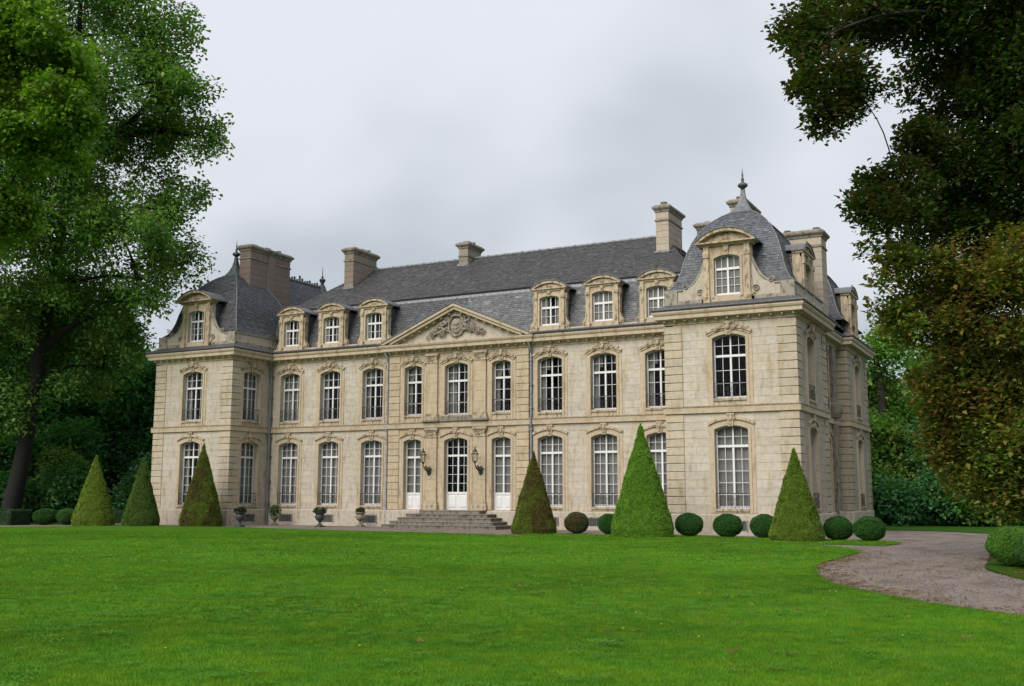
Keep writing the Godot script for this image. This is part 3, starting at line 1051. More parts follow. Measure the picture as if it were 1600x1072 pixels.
func build_house() -> void:
	house = thing("country_house", "long pale limestone country house with slate mansard roofs, centre pediment and two corner pavilions", "country house", Vector3.ZERO)
	var front := Transform3D.IDENTITY
	var pav := Transform3D(Basis.IDENTITY, Vector3(0, 0, PZ))
	var mid := Transform3D(Basis.IDENTITY, Vector3(0, 0, CZ))
	var UP := {"tr": 2.22, "rt": 2, "rb": 3, "cols": 2, "rail": true, "surround": "upper", "curtain": 2}
	var GF := {"tr": 3.18, "rt": 2, "rb": 5, "cols": 2, "rail": true, "surround": "ground", "curtain": 1, "down": 0.24}
	var loose := MB.new()     # the stones beyond those built one by one
	# --- openings
	var ro := []
	var lo := []
	for b in BAYS:
		for s in [1.0, -1.0]:
			var l: Array = ro if s > 0 else lo
			l.append(op(s * b, 0.815, 1.33, 5.36)); l.append(op(s * b, 0.815, 6.96, 10.10))
	var pc := (PI_IN + HW) / 2
	var rp := [op(pc, 0.877, 1.33, 5.36), op(pc, 0.877, 6.96, 10.10)]
	var lp := [op(-pc, 0.877, 1.33, 5.36), op(-pc, 0.877, 6.96, 10.10)]
	var ce := []
	for s in [-1.0, 1.0]:
		ce.append(op(s * 3.217, 0.653, 1.11, 5.38, 0.16)); ce.append(op(s * 3.217, 0.653, 7.05, 10.10, 0.16))
	ce.append(op(0.0, 0.838, 1.09, 5.37)); ce.append(op(0.0, 0.838, 7.0, 10.08))
	var ret := [op(-1.98, 0.85, 1.33, 5.36), op(-1.98, 0.85, 6.96, 10.10)]
	var sd := [op(-0.75, 0.88, 1.33, 5.36), op(-0.75, 0.88, 6.96, 10.10)]
	var rec := [op(6.2, 0.7, 1.1, 5.2), op(6.2, 0.7, 6.96, 10.0)]
	var rear := [op(13.2, 0.88, 1.33, 5.36), op(13.2, 0.88, 6.96, 10.10)]
	var T_side := side_frame(HW)
	var T_rec := side_frame(HW - 0.6)
	var T_ret := side_frame(-PI_IN)
	# --- walls
	wall(pav, PI_IN, HW, 0, 12.0, rp, C_FIELD)
	wall(front, CX, PI_IN, 0, 12.0, ro, C_FIELD)
	wall(mid, -CX, CX, 0, 12.0, ce, C_WARM)
	wall(front, -PI_IN, -CX, 0, 12.0, lo, C_FIELD)
	wall(pav, -HW, -PI_IN, 0, 12.0, lp, C_FIELD)
	wall(T_ret, -PZ, 0, 0, 12.0, ret, C_FIELD)
	wall(T_side, -PZ, 3.3, 0, 12.0, sd, C_FIELD)
	wall(T_rec, 3.3, 9.8, 0, 12.0, rec, C_FIELD)
	wall(T_side, 9.8, 17.0, 0, 12.0, rear, C_FIELD)
	var inward := Transform3D(Basis(Vector3(0, 0, 1), Vector3.UP, Vector3(-1, 0, 0)), Vector3(PI_IN, 0, 0))
	wall(inward, 0, PZ, 0, 12.0, [], C_FIELD)
	var west := Transform3D(Basis(Vector3(0, 0, 1), Vector3.UP, Vector3(-1, 0, 0)), Vector3(-HW, 0, 0))
	wall(west, -17.0, PZ, 0, 12.0, [], C_FIELD)
	var north := Transform3D(Basis(Vector3(-1, 0, 0), Vector3.UP, Vector3(0, 0, -1)), Vector3(0, 0, -17.0))
	wall(north, -HW, HW, 0, 12.0, [], C_FIELD)
	for z in [-3.3, -9.8]:
		var jog := Transform3D(Basis(Vector3(-1, 0, 0), Vector3.UP, Vector3(0, 0, -1)), Vector3(0, 0, z)) if z > -5.0 else Transform3D(Basis.IDENTITY, Vector3(0, 0, z))
		if z > -5.0:
			wall(jog, -HW, -HW + 0.9, 0, 12.0, [], C_FIELD)
		else:
			wall(jog, HW - 0.9, HW, 0, 12.0, [], C_FIELD)
	# --- facing stones; the nearest ones singly
	facing(pav, PI_IN + 0.92, HW - 0.92, rp, C_FIELD, true, loose)
	facing(front, CX + 0.02, PI_IN, ro, C_FIELD, true, loose)
	facing(mid, -CX + 0.78, CX - 0.78, ce, C_WARM, false, loose)
	facing(front, -PI_IN, -CX - 0.02, lo, C_FIELD, false, loose)
	facing(pav, -HW + 0.92, -PI_IN - 0.92, lp, tone(C_FIELD, 0.97), false, loose)
	facing(T_ret, -PZ + 0.92, 0, ret, C_FIELD, false, loose)
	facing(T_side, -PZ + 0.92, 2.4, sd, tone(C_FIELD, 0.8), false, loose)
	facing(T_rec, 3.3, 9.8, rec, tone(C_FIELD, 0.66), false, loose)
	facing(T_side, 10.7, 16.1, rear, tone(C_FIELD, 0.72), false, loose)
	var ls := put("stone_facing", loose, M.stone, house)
	ls.set_meta("kind", "stuff")
	# --- quoins
	var q := 0.065
	quoins(HW - 0.92, HW + q, PZ - 0.92, PZ + q, C_QUOIN)
	quoins(PI_IN - q, PI_IN + 0.92, PZ - 0.92, PZ + q, C_QUOIN)
	quoins(-PI_IN - 0.92, -PI_IN + q, PZ - 0.92, PZ + q, C_QUOIN)
	quoins(-HW - q, -HW + 0.92, PZ - 0.92, PZ + q, C_QUOIN)
	quoins(CX - 0.78, CX + q, -0.2, CZ + q, C_WARM)
	quoins(-CX - q, -CX + 0.78, -0.2, CZ + q, C_WARM)
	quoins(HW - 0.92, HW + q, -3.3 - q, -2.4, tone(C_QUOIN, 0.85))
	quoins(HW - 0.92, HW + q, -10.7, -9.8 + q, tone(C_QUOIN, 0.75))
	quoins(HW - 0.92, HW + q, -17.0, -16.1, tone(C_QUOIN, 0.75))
	# --- plinth, string course, cornice
	var plan := [Vector2(-HW, -17), Vector2(-HW, PZ), Vector2(-PI_IN, PZ), Vector2(-PI_IN, 0), Vector2(-CX, 0), Vector2(-CX, CZ), Vector2(CX, CZ), Vector2(CX, 0), Vector2(PI_IN, 0), Vector2(PI_IN, PZ), Vector2(HW, PZ), Vector2(HW, -3.3), Vector2(HW - 0.6, -3.3), Vector2(HW - 0.6, -9.8), Vector2(HW, -9.8), Vector2(HW, -17)]
	var pl := MB.new()
	pl.col = tone(C_FIELD, 0.92)
	pl.moulding(plan, [Vector2(0.0, -0.1), Vector2(0.11, -0.1), Vector2(0.11, 1.0), Vector2(0.075, 1.07), Vector2(0.0, 1.075)], true)
	put("plinth", pl, M.stone, house)
	var sc := MB.new()
	sc.col = tone(C_TRIM, 1.0)
	sc.moulding(plan, [Vector2(0.0, 6.18), Vector2(0.05, 6.19), Vector2(0.06, 6.22), Vector2(0.16, 6.225), Vector2(0.16, 6.51)], true)
	put("string_course", sc, M.stone, house)
	var sl := MB.new()
	sl.col = tone(C_TRIM, 0.6)
	sl.moulding(plan, [Vector2(0.16, 6.511), Vector2(0.185, 6.525), Vector2(0.185, 6.56), Vector2(0.0, 6.62)], true)
	put("string_ledge", sl, M.weathered, house)
	var co := MB.new()
	co.col = tone(C_TRIM, 1.03)
	co.moulding(plan, [Vector2(0.0, 10.93), Vector2(0.06, 10.95), Vector2(0.06, 11.02), Vector2(0.11, 11.06), Vector2(0.13, 11.14), Vector2(0.44, 11.20), Vector2(0.47, 11.22), Vector2(0.47, 11.40), Vector2(0.53, 11.46), Vector2(0.57, 11.55), Vector2(0.57, 11.62), Vector2(-0.1, 11.66)], true)
	put("cornice", co, M.stone, house)
	# the little blocks under the cornice
	var md := MB.new()
	var segs := [[front, -PI_IN + 0.3, -CX - 0.3], [front, CX + 0.3, PI_IN - 0.1], [mid, -CX, CX], [pav, -HW - 0.05, -PI_IN + 0.1], [pav, PI_IN - 0.05, HW + 0.1], [T_side, -PZ, 3.3], [T_ret, -PZ + 0.2, -0.3]]
	for s in segs:
		md.t = s[0]
		var n := int((s[2] - s[1]) / 0.58)
		for i in n + 1:
			var x: float = lerpf(s[1] + 0.1, s[2] - 0.1, float(i) / n)
			md.col = vary(tone(C_TRIM, 1.05), 0.2)
			md.box(Vector3(x - 0.055, 11.09, 0.02), Vector3(x + 0.055, 11.178, 0.34), 0.02)
	put("modillions", md, M.stone, house).set_meta("kind", "stuff")
	# gutters and the sloping lead over the cornice
	var gt := MB.new()
	gt.col = Color(0.115, 0.12, 0.13)
	var gprof := [Vector2(0.5, 11.63), Vector2(0.6, 11.64), Vector2(0.65, 11.72), Vector2(0.65, 11.80), Vector2(0.60, 11.80), Vector2(0.56, 11.76), Vector2(-0.4, 11.86)]
	gt.moulding([Vector2(-PI_IN, 0), Vector2(-CX + 0.2, 0)], gprof)
	put("gutter", gt, M.lead, house)
	gt = MB.new()
	gt.col = Color(0.115, 0.12, 0.13)
	gt.moulding([Vector2(CX - 0.2, 0), Vector2(PI_IN, 0)], gprof)
	put("gutter", gt, M.lead, house)
	gt = MB.new()
	gt.col = Color(0.115, 0.12, 0.13)
	var pprof := [Vector2(0.5, 11.63), Vector2(0.58, 11.65), Vector2(0.62, 11.72), Vector2(0.60, 11.76), Vector2(0.02, 12.04), Vector2(-0.3, 12.05)]
	gt.moulding([Vector2(PI_IN, -0.2), Vector2(PI_IN, PZ), Vector2(HW, PZ), Vector2(HW, -3.3), Vector2(HW - 0.6, -3.3), Vector2(HW - 0.6, -9.8), Vector2(HW, -9.8), Vector2(HW, -17)], pprof)
	put("gutter", gt, M.lead, house)
	gt = MB.new()
	gt.col = Color(0.115, 0.12, 0.13)
	gt.moulding([Vector2(-HW, -17), Vector2(-HW, PZ), Vector2(-PI_IN, PZ), Vector2(-PI_IN, -0.2)], pprof)
	put("gutter", gt, M.lead, house)
	# --- windows
	var ui := 0
	for side in [lo, ro]:
		for i in side.size():
			var o: Dictionary = side[i]
			var near: bool = o.x > 0
			if i % 2 == 0:
				window(front, o, "g%s" % near, {"tr": 3.18, "rt": 2, "rb": 5, "cols": 2, "rail": true, "surround": "ground", "curtain": 1, "down": 0.24, "single": near})
			else:
				var cm: int = 2
				if o.x < -13.0: cm = 1
				elif o.x < -9.0: cm = 3
				var k := UP.duplicate()
				k.curtain = cm
				k.single = near
				window(front, o, "u%s%d" % [near, cm], k)
			ui += 1
	window(pav, rp[0], "pg", GF)
	var uk := UP.duplicate()
	uk.curtain = 0
	window(pav, rp[1], "pu", uk)
	uk.single = false
	uk.curtain = 3
	window(pav, lp[1], "pul", uk)
	var gk := GF.duplicate()
	gk.single = false
	gk.curtain = 3
	window(pav, lp[0], "pgl", gk)
	gk.curtain = 1
	window(T_ret, ret[0], "rg", gk)
	uk.curtain = 1
	window(T_ret, ret[1], "ru", uk)
	for l in [sd, rear]:
		window(T_side, l[0], "sg", gk)
		window(T_side, l[1], "su", uk)
	var rk := gk.duplicate()
	rk.rail = false
	rk.down = 0.0
	rk.foot = 0.9
	window(T_rec, rec[0], "xg", rk)
	window(T_rec, rec[1], "xu", uk)
	# centre bay
	var ck := {"tr": 2.15, "rt": 2, "rb": 3, "cols": 1, "rail": true, "surround": "upper", "curtain": 5, "down": 0.45}
	var cg := {"tr": 3.28, "rt": 2, "rb": 4, "cols": 1, "foot": 0.92, "surround": "ground", "curtain": 1, "down": 0.0}
	for i in 2:
		window(mid, ce[i * 2], "cg", cg)
		window(mid, ce[i * 2 + 1], "cu", ck)
	var dk := {"tr": 3.36, "rt": 2, "rb": 4, "cols": 2, "foot": 0.98, "surround": "ground", "curtain": 0, "down": 0.0}
	window(mid, ce[4], "door", dk, "door")
	var c2 := UP.duplicate()
	c2.tr = 2.15
	c2.curtain = 4
	c2.down = 0.4
	window(mid, ce[5], "c2", c2)
	# dark rooms behind the windows: a floor slab and an inner wall
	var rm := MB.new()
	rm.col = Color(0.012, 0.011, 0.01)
	rm.box(Vector3(-HW + 0.45, 6.2, -16.5), Vector3(HW - 1.1, 6.5, -0.45))
	rm.box(Vector3(-HW + 0.45, 6.2, -0.44), Vector3(-PI_IN - 0.45, 6.5, PZ - 0.45))
	rm.box(Vector3(PI_IN + 0.45, 6.2, -0.44), Vector3(HW - 0.45, 6.5, PZ - 0.45))
	rm.box(Vector3(-HW + 0.45, 0.9, -16.5), Vector3(HW - 1.1, 1.0, -0.45))
	rm.box(Vector3(-HW + 0.5, 1.0, -6.2), Vector3(HW - 1.1, 6.2, -6.0))
	rm.box(Vector3(-HW + 0.5, 6.5, -6.2), Vector3(HW - 1.1, 11.9, -6.0))
	for x in [-16.0, -8.2, 8.2, 16.0]:
		rm.box(Vector3(x - 0.1, 1.0, -5.9), Vector3(x + 0.1, 11.9, -0.5))
	rm.box(Vector3(-HW + 0.5, 11.9, -16.5), Vector3(HW - 1.1, 12.0, -0.3))
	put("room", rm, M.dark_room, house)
	# basement lights in the plinth
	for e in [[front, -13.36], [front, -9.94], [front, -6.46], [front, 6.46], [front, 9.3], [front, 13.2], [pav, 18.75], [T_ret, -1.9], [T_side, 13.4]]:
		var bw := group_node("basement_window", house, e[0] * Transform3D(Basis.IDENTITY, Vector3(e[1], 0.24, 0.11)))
		var b1 := MB.new()
		b1.col = tone(C_GREY, 0.9)
		ring(b1, PackedVector2Array([Vector2(-0.5, 0), Vector2(-0.5, 0.44), Vector2(0.5, 0.44), Vector2(0.5, 0)]), PackedVector2Array([Vector2(-0.57, -0.05), Vector2(-0.57, 0.51), Vector2(0.57, 0.51), Vector2(0.57, -0.05)]), -0.01, 0.05)
		put("frame", b1, M.weathered, bw)
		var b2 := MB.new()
		b2.col = Color(0.03, 0.032, 0.034)  # solid panel, no hole: the darkness of a recess is put into its colour
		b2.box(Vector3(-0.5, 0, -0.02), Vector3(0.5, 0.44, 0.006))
		put("shade_panel", b2, M.iron, bw)
		var b3 := MB.new()
		b3.col = Color(0.22, 0.23, 0.24)
		for i in 7:
			b3.tube([Vector3(-0.42 + i * 0.14, 0, 0.02), Vector3(-0.42 + i * 0.14, 0.44, 0.02)], [0.012, 0.012], 5)
		put("grille", b3, M.iron, bw)
	# --- centre bay: pilasters, balcony block, pediment
	for s in [-1.0, 1.0]:
		for lvl in [[1.09, 6.19], [6.59, 10.93]]:
			var p := group_node("pilaster", house, Transform3D(Basis.IDENTITY, Vector3(s * 1.76, lvl[0], CZ)))
			var h: float = lvl[1] - lvl[0]
			var bs := MB.new()
			bs.col = tone(C_TRIM, 0.95)
			bs.box(Vector3(-0.52, 0, -0.05), Vector3(0.52, 0.34, 0.27), 0.02)
			bs.box(Vector3(-0.46, 0.34, -0.05), Vector3(0.46, 0.55, 0.21), 0.04)
			put("base", bs, M.weathered, p)
			var n := int(round((h - 1.2) / 0.62))
			for k in n:
				var st := MB.new()
				st.col = vary(C_WARM, 0.06)
				var a := 0.55 + (h - 1.15) * k / n
				st.block(-0.40, 0.40, a + 0.003, a + (h - 1.15) / n - 0.003, -0.05, 0.15, 0.008)
				put("stone", st, M.stone, p)
			var cp := MB.new()
			cp.col = tone(C_TRIM, 0.93)
			var hc := h - 0.6
			cp.box(Vector3(-0.42, hc, -0.05), Vector3(0.42, hc + 0.08, 0.19), 0.02)
			cp.box(Vector3(-0.38, hc + 0.08, -0.05), Vector3(0.38, hc + 0.46, 0.16))
			cp.box(Vector3(-0.5, hc + 0.46, -0.05), Vector3(0.5, h, 0.25), 0.03)
			foliage_carving(cp, Vector3(-0.34, hc + 0.2, 0.17), Vector3(0.34, hc + 0.2, 0.17), 9, 0.15, 51)
			foliage_carving(cp, Vector3(-0.34, hc + 0.36, 0.17), Vector3(0.34, hc + 0.36, 0.17), 7, 0.13, 52)
			for e in [-1.0, 1.0]:
				scroll(cp, Vector3(e * 0.38, hc + 0.38, 0.2), 0.1, 1.4, 0.03, e)
			put("capital", cp, M.weathered, p)
	var bc := MB.new()
	bc.col = tone(C_GREY, 0.8)
	bc.box(Vector3(-1.2, 6.585, CZ), Vector3(1.2, 6.93, CZ + 0.24), 0.04)
	for s in [-1.0, 1.0]:
		bc.box(Vector3(s * 1.76 - 0.62, 6.58, CZ), Vector3(s * 1.76 + 0.62, 6.72, CZ + 0.34), 0.05)
	put("balcony_slab", bc, M.weathered, house)
	build_pediment()
	# --- steps up to the door
	var sw := [[2.15, 0.95], [2.9, 1.3], [3.3, 1.65], [3.65, 2.0], [4.0, 2.35]]
	for k in 5:
		var st := MB.new()
		st.col = vary(Color(0.20, 0.185, 0.165), 0.1)
		var y1 := 1.085 - k * 0.217
		st.box(Vector3(-sw[k][0], maxf(y1 - 0.24, -0.1), 0.0), Vector3(sw[k][0], y1 - 0.06, sw[k][1] - 0.03))
		st.box(Vector3(-sw[k][0] - 0.03, y1 - 0.06, 0.0), Vector3(sw[k][0] + 0.03, y1, sw[k][1]), 0.02)
		put("step", st, M.weathered, house)
	build_roofs()
	# --- downpipes
	for e in [[-5.22, 0.12, Color(0.42, 0.43, 0.43)], [5.24, 0.12, Color(0.30, 0.32, 0.35)], [-PI_IN + 0.24, 0.2, Color(0.20, 0.215, 0.235)]]:
		var dp := MB.new()
		dp.col = e[2]
		var px: float = e[0]
		var pz: float = e[1]
		dp.tube([Vector3(px, 11.62, pz + 0.42), Vector3(px, 11.2, pz + 0.38), Vector3(px, 10.75, pz + 0.06), Vector3(px, 10.5, pz + 0.02), Vector3(px, 6.75, pz + 0.02), Vector3(px, 6.6, pz + 0.10), Vector3(px, 6.15, pz + 0.10), Vector3(px, 6.0, pz + 0.02), Vector3(px, 0.0, pz + 0.02)], [0.075, 0.075, 0.075, 0.075, 0.075, 0.075, 0.075, 0.075, 0.075], 8)
		for y in [1.4, 2.9, 4.6, 5.9, 7.2, 8.6, 10.1]:
			dp.box(Vector3(px - 0.1, y, 0.0), Vector3(px + 0.1, y + 0.06, pz + 0.11))
		put("downpipe", dp, M.lead, house)
	# lightning wire and the shields on the side wall are too small to see; the carved niche on the recess:
	var ni := MB.new()
	ni.t = T_rec
	ni.col = tone(C_GREY, 0.8)
	ni.lathe([Vector2(0.5, 6.6), Vector2(0.62, 6.9), Vector2(0.66, 7.4), Vector2(0.5, 7.5), Vector2(0.0, 7.52)], Vector3(7.9, 0, 0.0), 14)
	ni.box(Vector3(7.45, 1.1, -0.1), Vector3(8.35, 6.15, 0.3), 0.06)
	ni.box(Vector3(7.5, 7.5, -0.1), Vector3(8.3, 10.9, 0.26), 0.06)
	put("side_buttress", ni, M.weathered, house)


func build_pediment() -> void:
	var pd := group_node("pediment", house)
	var y0 := 11.66
	var yt := 14.0
	var hx := CX + 0.58
	var tp := MB.new()
	tp.col = tone(C_FIELD, 0.95)
	tp.poly(PackedVector2Array([Vector2(-hx + 0.5, y0), Vector2(hx - 0.5, y0), Vector2(0, yt - 0.35)]), -0.4, CZ + 0.05, true)
	put("tympanum", tp, M.stone, pd)
	var dir := Vector2(hx, yt - y0).normalized()
	for s in [-1.0, 1.0]:
		var rk := MB.new()
		rk.col = vary(tone(C_TRIM, 0.98), 0.03)
		for lay in [[0.0, 0.16, 0.70], [0.16, 0.34, 0.60], [0.34, 0.44, 0.26]]:
			var n := Vector2(-dir.y, dir.x)
			var a := Vector2(-hx, y0 - 0.02)
			var pts := PackedVector2Array()
			for e in [[0.0, lay[0]], [1.0, lay[0]], [1.0, lay[1]], [0.0, lay[1]]]:
				var drop: float = e[1] / dir.x
				var pnt := Vector2(-hx if e[0] == 0.0 else 0.0, (y0 if e[0] == 0.0 else yt) - drop)
				if e[0] == 0.0 and e[1] > 0.0:
					pnt = Vector2(-hx + (e[1] / dir.x) * (hx / (yt - y0)), y0)
				pts.append(Vector2(pnt.x * -s, pnt.y))
			rk.poly(pts, -0.3, CZ + lay[2] - 0.12, true)
		put("raking_cornice", rk, M.stone, pd)
		var md := MB.new()
		for i in 9:
			var f := (i + 1.2) / 10.0
			var c := Vector2(lerpf(-hx, 0.0, f) * -s, lerpf(y0, yt, f) - 0.43)
			md.t = Transform3D(Basis(Vector3(0, 0, 1), -s * atan2(yt - y0, hx)), Vector3(c.x, c.y, CZ))
			md.col = vary(tone(C_TRIM, 1.1), 0.1)
			md.box(Vector3(-0.09, -0.05, 0.0), Vector3(0.09, 0.06, 0.34), 0.02)
		put("modillions", md, M.stone, pd)
		var ld := MB.new()
		ld.col = Color(0.19, 0.20, 0.215)
		var a := Vector3(s * (hx + 0.06), y0 - 0.03, CZ + 0.62)
		var b := Vector3(0, yt + 0.05, CZ + 0.62)
		var c := Vector3(0, yt + 0.05, -1.0)
		var d := Vector3(s * (hx + 0.06), y0 - 0.03, -0.2)
		var up := Vector3(0, 0.05, 0)
		if s < 0:
			ld.quad(a + up, d + up, c + up, b + up); ld.quad(a, a + up, b + up, b); 
		else:
			ld.quad(a + up, b + up, c + up, d + up); ld.quad(b, b + up, a + up, a)
		put("lead_roof", ld, M.lead, pd)
	# cartouche with a crest and two trailing groups of carving
	var ca := MB.new()
	ca.col = tone(C_GREY, 1.15)
	var z := CZ + 0.07
	ca.ball(Vector3(0, 12.62, z), Vector3(0.44, 0.52, 0.16), 14)
	var ringp := []
	var rr := []
	for i in 25:
		var a := TAU * i / 24
		ringp.append(Vector3(sin(a) * 0.56, 12.62 + cos(a) * 0.65, z + 0.06))
		rr.append(0.085 + 0.02 * sin(a * 6.0))
	ca.tube(ringp, rr, 6)
	for i in 5:
		ca.ball(Vector3(-0.32 + i * 0.16, 13.32 + 0.06 * (2 - absi(i - 2)), z + 0.1), Vector3(0.085, 0.13, 0.08), 6, 0.2, i)
	ca.tube([Vector3(-0.4, 13.22, z + 0.12), Vector3(0, 13.27, z + 0.2), Vector3(0.4, 13.22, z + 0.12)], [0.06, 0.07, 0.06], 6)
	ca.ball(Vector3(0, 12.72, z + 0.14), Vector3(0.2, 0.1, 0.06), 8, 0.3, 1.0)
	ca.ball(Vector3(0, 12.48, z + 0.13), Vector3(0.26, 0.1, 0.06), 8, 0.3, 4.0)
	put("cartouche", ca, M.weathered, pd)
	for s in [-1.0, 1.0]:
		var cv := MB.new()
		cv.col = tone(C_GREY, 1.05)
		foliage_carving(cv, Vector3(s * 0.62, 12.9, z + 0.06), Vector3(s * 1.9, 12.15, z + 0.04), 18, 0.42, int(70 + s))
		foliage_carving(cv, Vector3(s * 0.62, 12.4, z + 0.1), Vector3(s * 2.1, 12.0, z + 0.04), 16, 0.36, int(80 + s))
		foliage_carving(cv, Vector3(s * 0.5, 13.2, z + 0.04), Vector3(s * 1.2, 12.8, z + 0.04), 7, 0.3, int(90 + s))
		put("carving", cv, M.weathered, pd)


func build_roofs() -> void:
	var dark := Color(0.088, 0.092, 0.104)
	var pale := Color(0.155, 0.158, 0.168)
	var brown := Color(0.092, 0.088, 0.092)
	var roof := group_node("roof", house)
	var yb := 11.84
	var ym := 15.0
	var yr := 18.62
	var zb := -0.32
	var zm := -1.4
	var zr := -6.6
	var mb := MB.new()
	# the steep lower slope, then the upper one with its hips
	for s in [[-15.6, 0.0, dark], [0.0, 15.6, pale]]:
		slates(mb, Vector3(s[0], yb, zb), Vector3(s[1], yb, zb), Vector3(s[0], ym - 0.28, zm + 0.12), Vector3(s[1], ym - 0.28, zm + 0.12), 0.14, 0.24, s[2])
	var bz := -13.2 - zb
	slates(mb, Vector3(15.0, yb, bz), Vector3(-15.0, yb, bz), Vector3(15.0, ym, -12.0), Vector3(-15.0, ym, -12.0), 0.3, 0.5, dark)
	slates(mb, Vector3(-15.1, ym, zm + 0.1), Vector3(15.1, ym, zm + 0.1), Vector3(-11.65, yr, zr), Vector3(11.65, yr, zr), 0.145, 0.26, brown)
	slates(mb, Vector3(15.1, ym, -12.0), Vector3(-15.1, ym, -12.0), Vector3(11.65, yr, zr), Vector3(-11.65, yr, zr), 0.3, 0.5, brown)
	slates(mb, Vector3(-15.1, ym, -12.0), Vector3(-15.1, ym, zm + 0.1), Vector3(-11.65, yr, zr), Vector3(-11.65, yr, zr), 0.145, 0.26, brown)
	slates(mb, Vector3(15.1, ym, zm + 0.1), Vector3(15.1, ym, -12.0), Vector3(11.65, yr, zr), Vector3(11.65, yr, zr), 0.145, 0.26, brown)
	for s in [-1.0, 1.0]:
		var a := Vector3(s * 15.1, yb, zb)
		var b := Vector3(s * 15.1, yb, bz)
		var c := Vector3(s * 15.0, ym, -12.0)
		var d := Vector3(s * 15.0, ym, zm)
		mb.col = dark
		if s > 0: mb.quad(a, b, c, d)
		else: mb.quad(b, a, d, c)
	put("slates", mb, M.slate, roof).set_meta("kind", "stuff")
	var ld := MB.new()
	ld.col = Color(0.24, 0.25, 0.26)
	ld.quad(Vector3(-15.5, ym - 0.32, zm + 0.16), Vector3(15.5, ym - 0.32, zm + 0.16), Vector3(15.5, ym - 0.08, zm + 0.07), Vector3(-15.5, ym - 0.08, zm + 0.07))
	put("flashing", ld, M.lead, roof)
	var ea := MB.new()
	ea.col = Color(0.05, 0.05, 0.052)  # near-black so the moulding's colour carries the shadow line at the break
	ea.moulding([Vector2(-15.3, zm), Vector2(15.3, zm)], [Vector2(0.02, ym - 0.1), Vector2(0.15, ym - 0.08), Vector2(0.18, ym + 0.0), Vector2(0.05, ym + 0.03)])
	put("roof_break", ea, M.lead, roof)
	var rd := MB.new()
	rd.col = Color(0.24, 0.27, 0.28)
	rd.tube([Vector3(-11.65, yr + 0.03, zr), Vector3(11.65, yr + 0.03, zr)], [0.10, 0.10], 6)
	var x := -11.0
	while x < 11.6:
		rd.tube([Vector3(x, yr + 0.02, zr), Vector3(x + 0.07, yr + 0.02, zr)], [0.135, 0.135], 6)
		x += 1.35
	put("ridge_roll", rd, M.lead, roof)
	# dormers of the main range
	var idx := 0
	for s in [-1.0, 1.0]:
		for i in 3:
			var b: float = BAYS[i]
			var cm: int = 3 if s < 0 else (4 if i == 0 else 1)
			dormer(Transform3D(Basis.IDENTITY, Vector3(s * b, 11.82, 0.08)), "d%s%d" % [s, cm], {"hw": 0.65, "pw": 1.03, "sill": 0.36, "spring": 2.05, "rise": 0.13, "corn": 2.5, "top": 3.12, "cw": 1.2, "vw": 0.28, "k": 0.8, "back": 1.7, "tr": 0.66, "rb": 2, "curtain": cm, "single": s > 0})
	# corner pavilions: low attic wall with scrolled ramps, big dormer, bell-shaped roof
	for s in [-1.0, 1.0]:
		var cx: float = s * (PI_IN + HW) / 2
		var at := group_node("attic", house)
		var fr := MB.new()
		fr.col = vary(tone(C_FIELD, 0.92), 0.03)
		fr.t = Transform3D(Basis.IDENTITY, Vector3(cx, 0, PZ - 0.1))
		for e in [-1.0, 1.0]:
			var pts := PackedVector2Array([Vector2(e * 1.2, 11.98), Vector2(e * 3.42, 11.98), Vector2(e * 3.42, 12.82), Vector2(e * 2.55, 12.82), Vector2(e * 2.35, 12.92)])
			for i in 7:
				var f := i / 6.0
				pts.append(Vector2(e * lerpf(2.3, 1.22, f), 12.9 + 1.35 * pow(f, 2.4)))
			pts.append(Vector2(e * 1.2, 14.2))
			fr.poly(pts, -0.35, 0.0, true)
		fr.t = Transform3D.IDENTITY
		for e in [[cx - 3.43, cx - 3.08, -3.2, PZ - 0.11], [cx + 3.08, cx + 3.43, -3.2, PZ - 0.11]]:
			fr.box(Vector3(e[0], 11.98, e[2]), Vector3(e[1], 12.82, e[3]))
		put("wall", fr, M.stone, at)
		var cp := MB.new()
		cp.col = tone(C_GREY, 1.1)
		var hp := 3.43
		cp.moulding([Vector2(cx - hp, -3.2), Vector2(cx - hp, PZ - 0.1), Vector2(cx - 2.45, PZ - 0.1)], [Vector2(0, 12.74), Vector2(0.07, 12.78), Vector2(0.07, 12.86), Vector2(-0.3, 12.9)])
		cp.moulding([Vector2(cx + 2.45, PZ - 0.1), Vector2(cx + hp, PZ - 0.1), Vector2(cx + hp, -3.2)], [Vector2(0, 12.74), Vector2(0.07, 12.78), Vector2(0.07, 12.86), Vector2(-0.3, 12.9)])
		cp.moulding([Vector2(cx - hp, -3.2), Vector2(cx - hp, PZ - 0.1), Vector2(cx + hp, PZ - 0.1), Vector2(cx + hp, -3.2)], [Vector2(0, 12.0), Vector2(0.06, 12.0), Vector2(0.06, 12.22), Vector2(0.0, 12.27)])
		for e in [-1.0, 1.0]:
			var tp := []
			var tr := []
			for i in 8:
				var f := i / 7.0
				tp.append(Vector3(cx + e * lerpf(2.42, 1.26, f), 12.93 + 1.35 * pow(f, 2.4), PZ - 0.2))
				tr.append(0.09)
			cp.tube(tp, tr, 6)
			scroll(cp, Vector3(cx + e * 2.3, 12.98, PZ - 0.08), 0.17, 1.4, 0.05, e)
			scroll(cp, Vector3(cx + e * 1.5, 12.6, PZ - 0.08), 0.2, 1.5, 0.045, -e)
		for e in [-1.0, 1.0]:
			cp.box(Vector3(cx + e * 3.1 - 0.36, 11.96, PZ - 0.3), Vector3(cx + e * 3.1 + 0.36, 12.8, PZ - 0.015), 0.02)
		put("coping", cp, M.weathered, at)
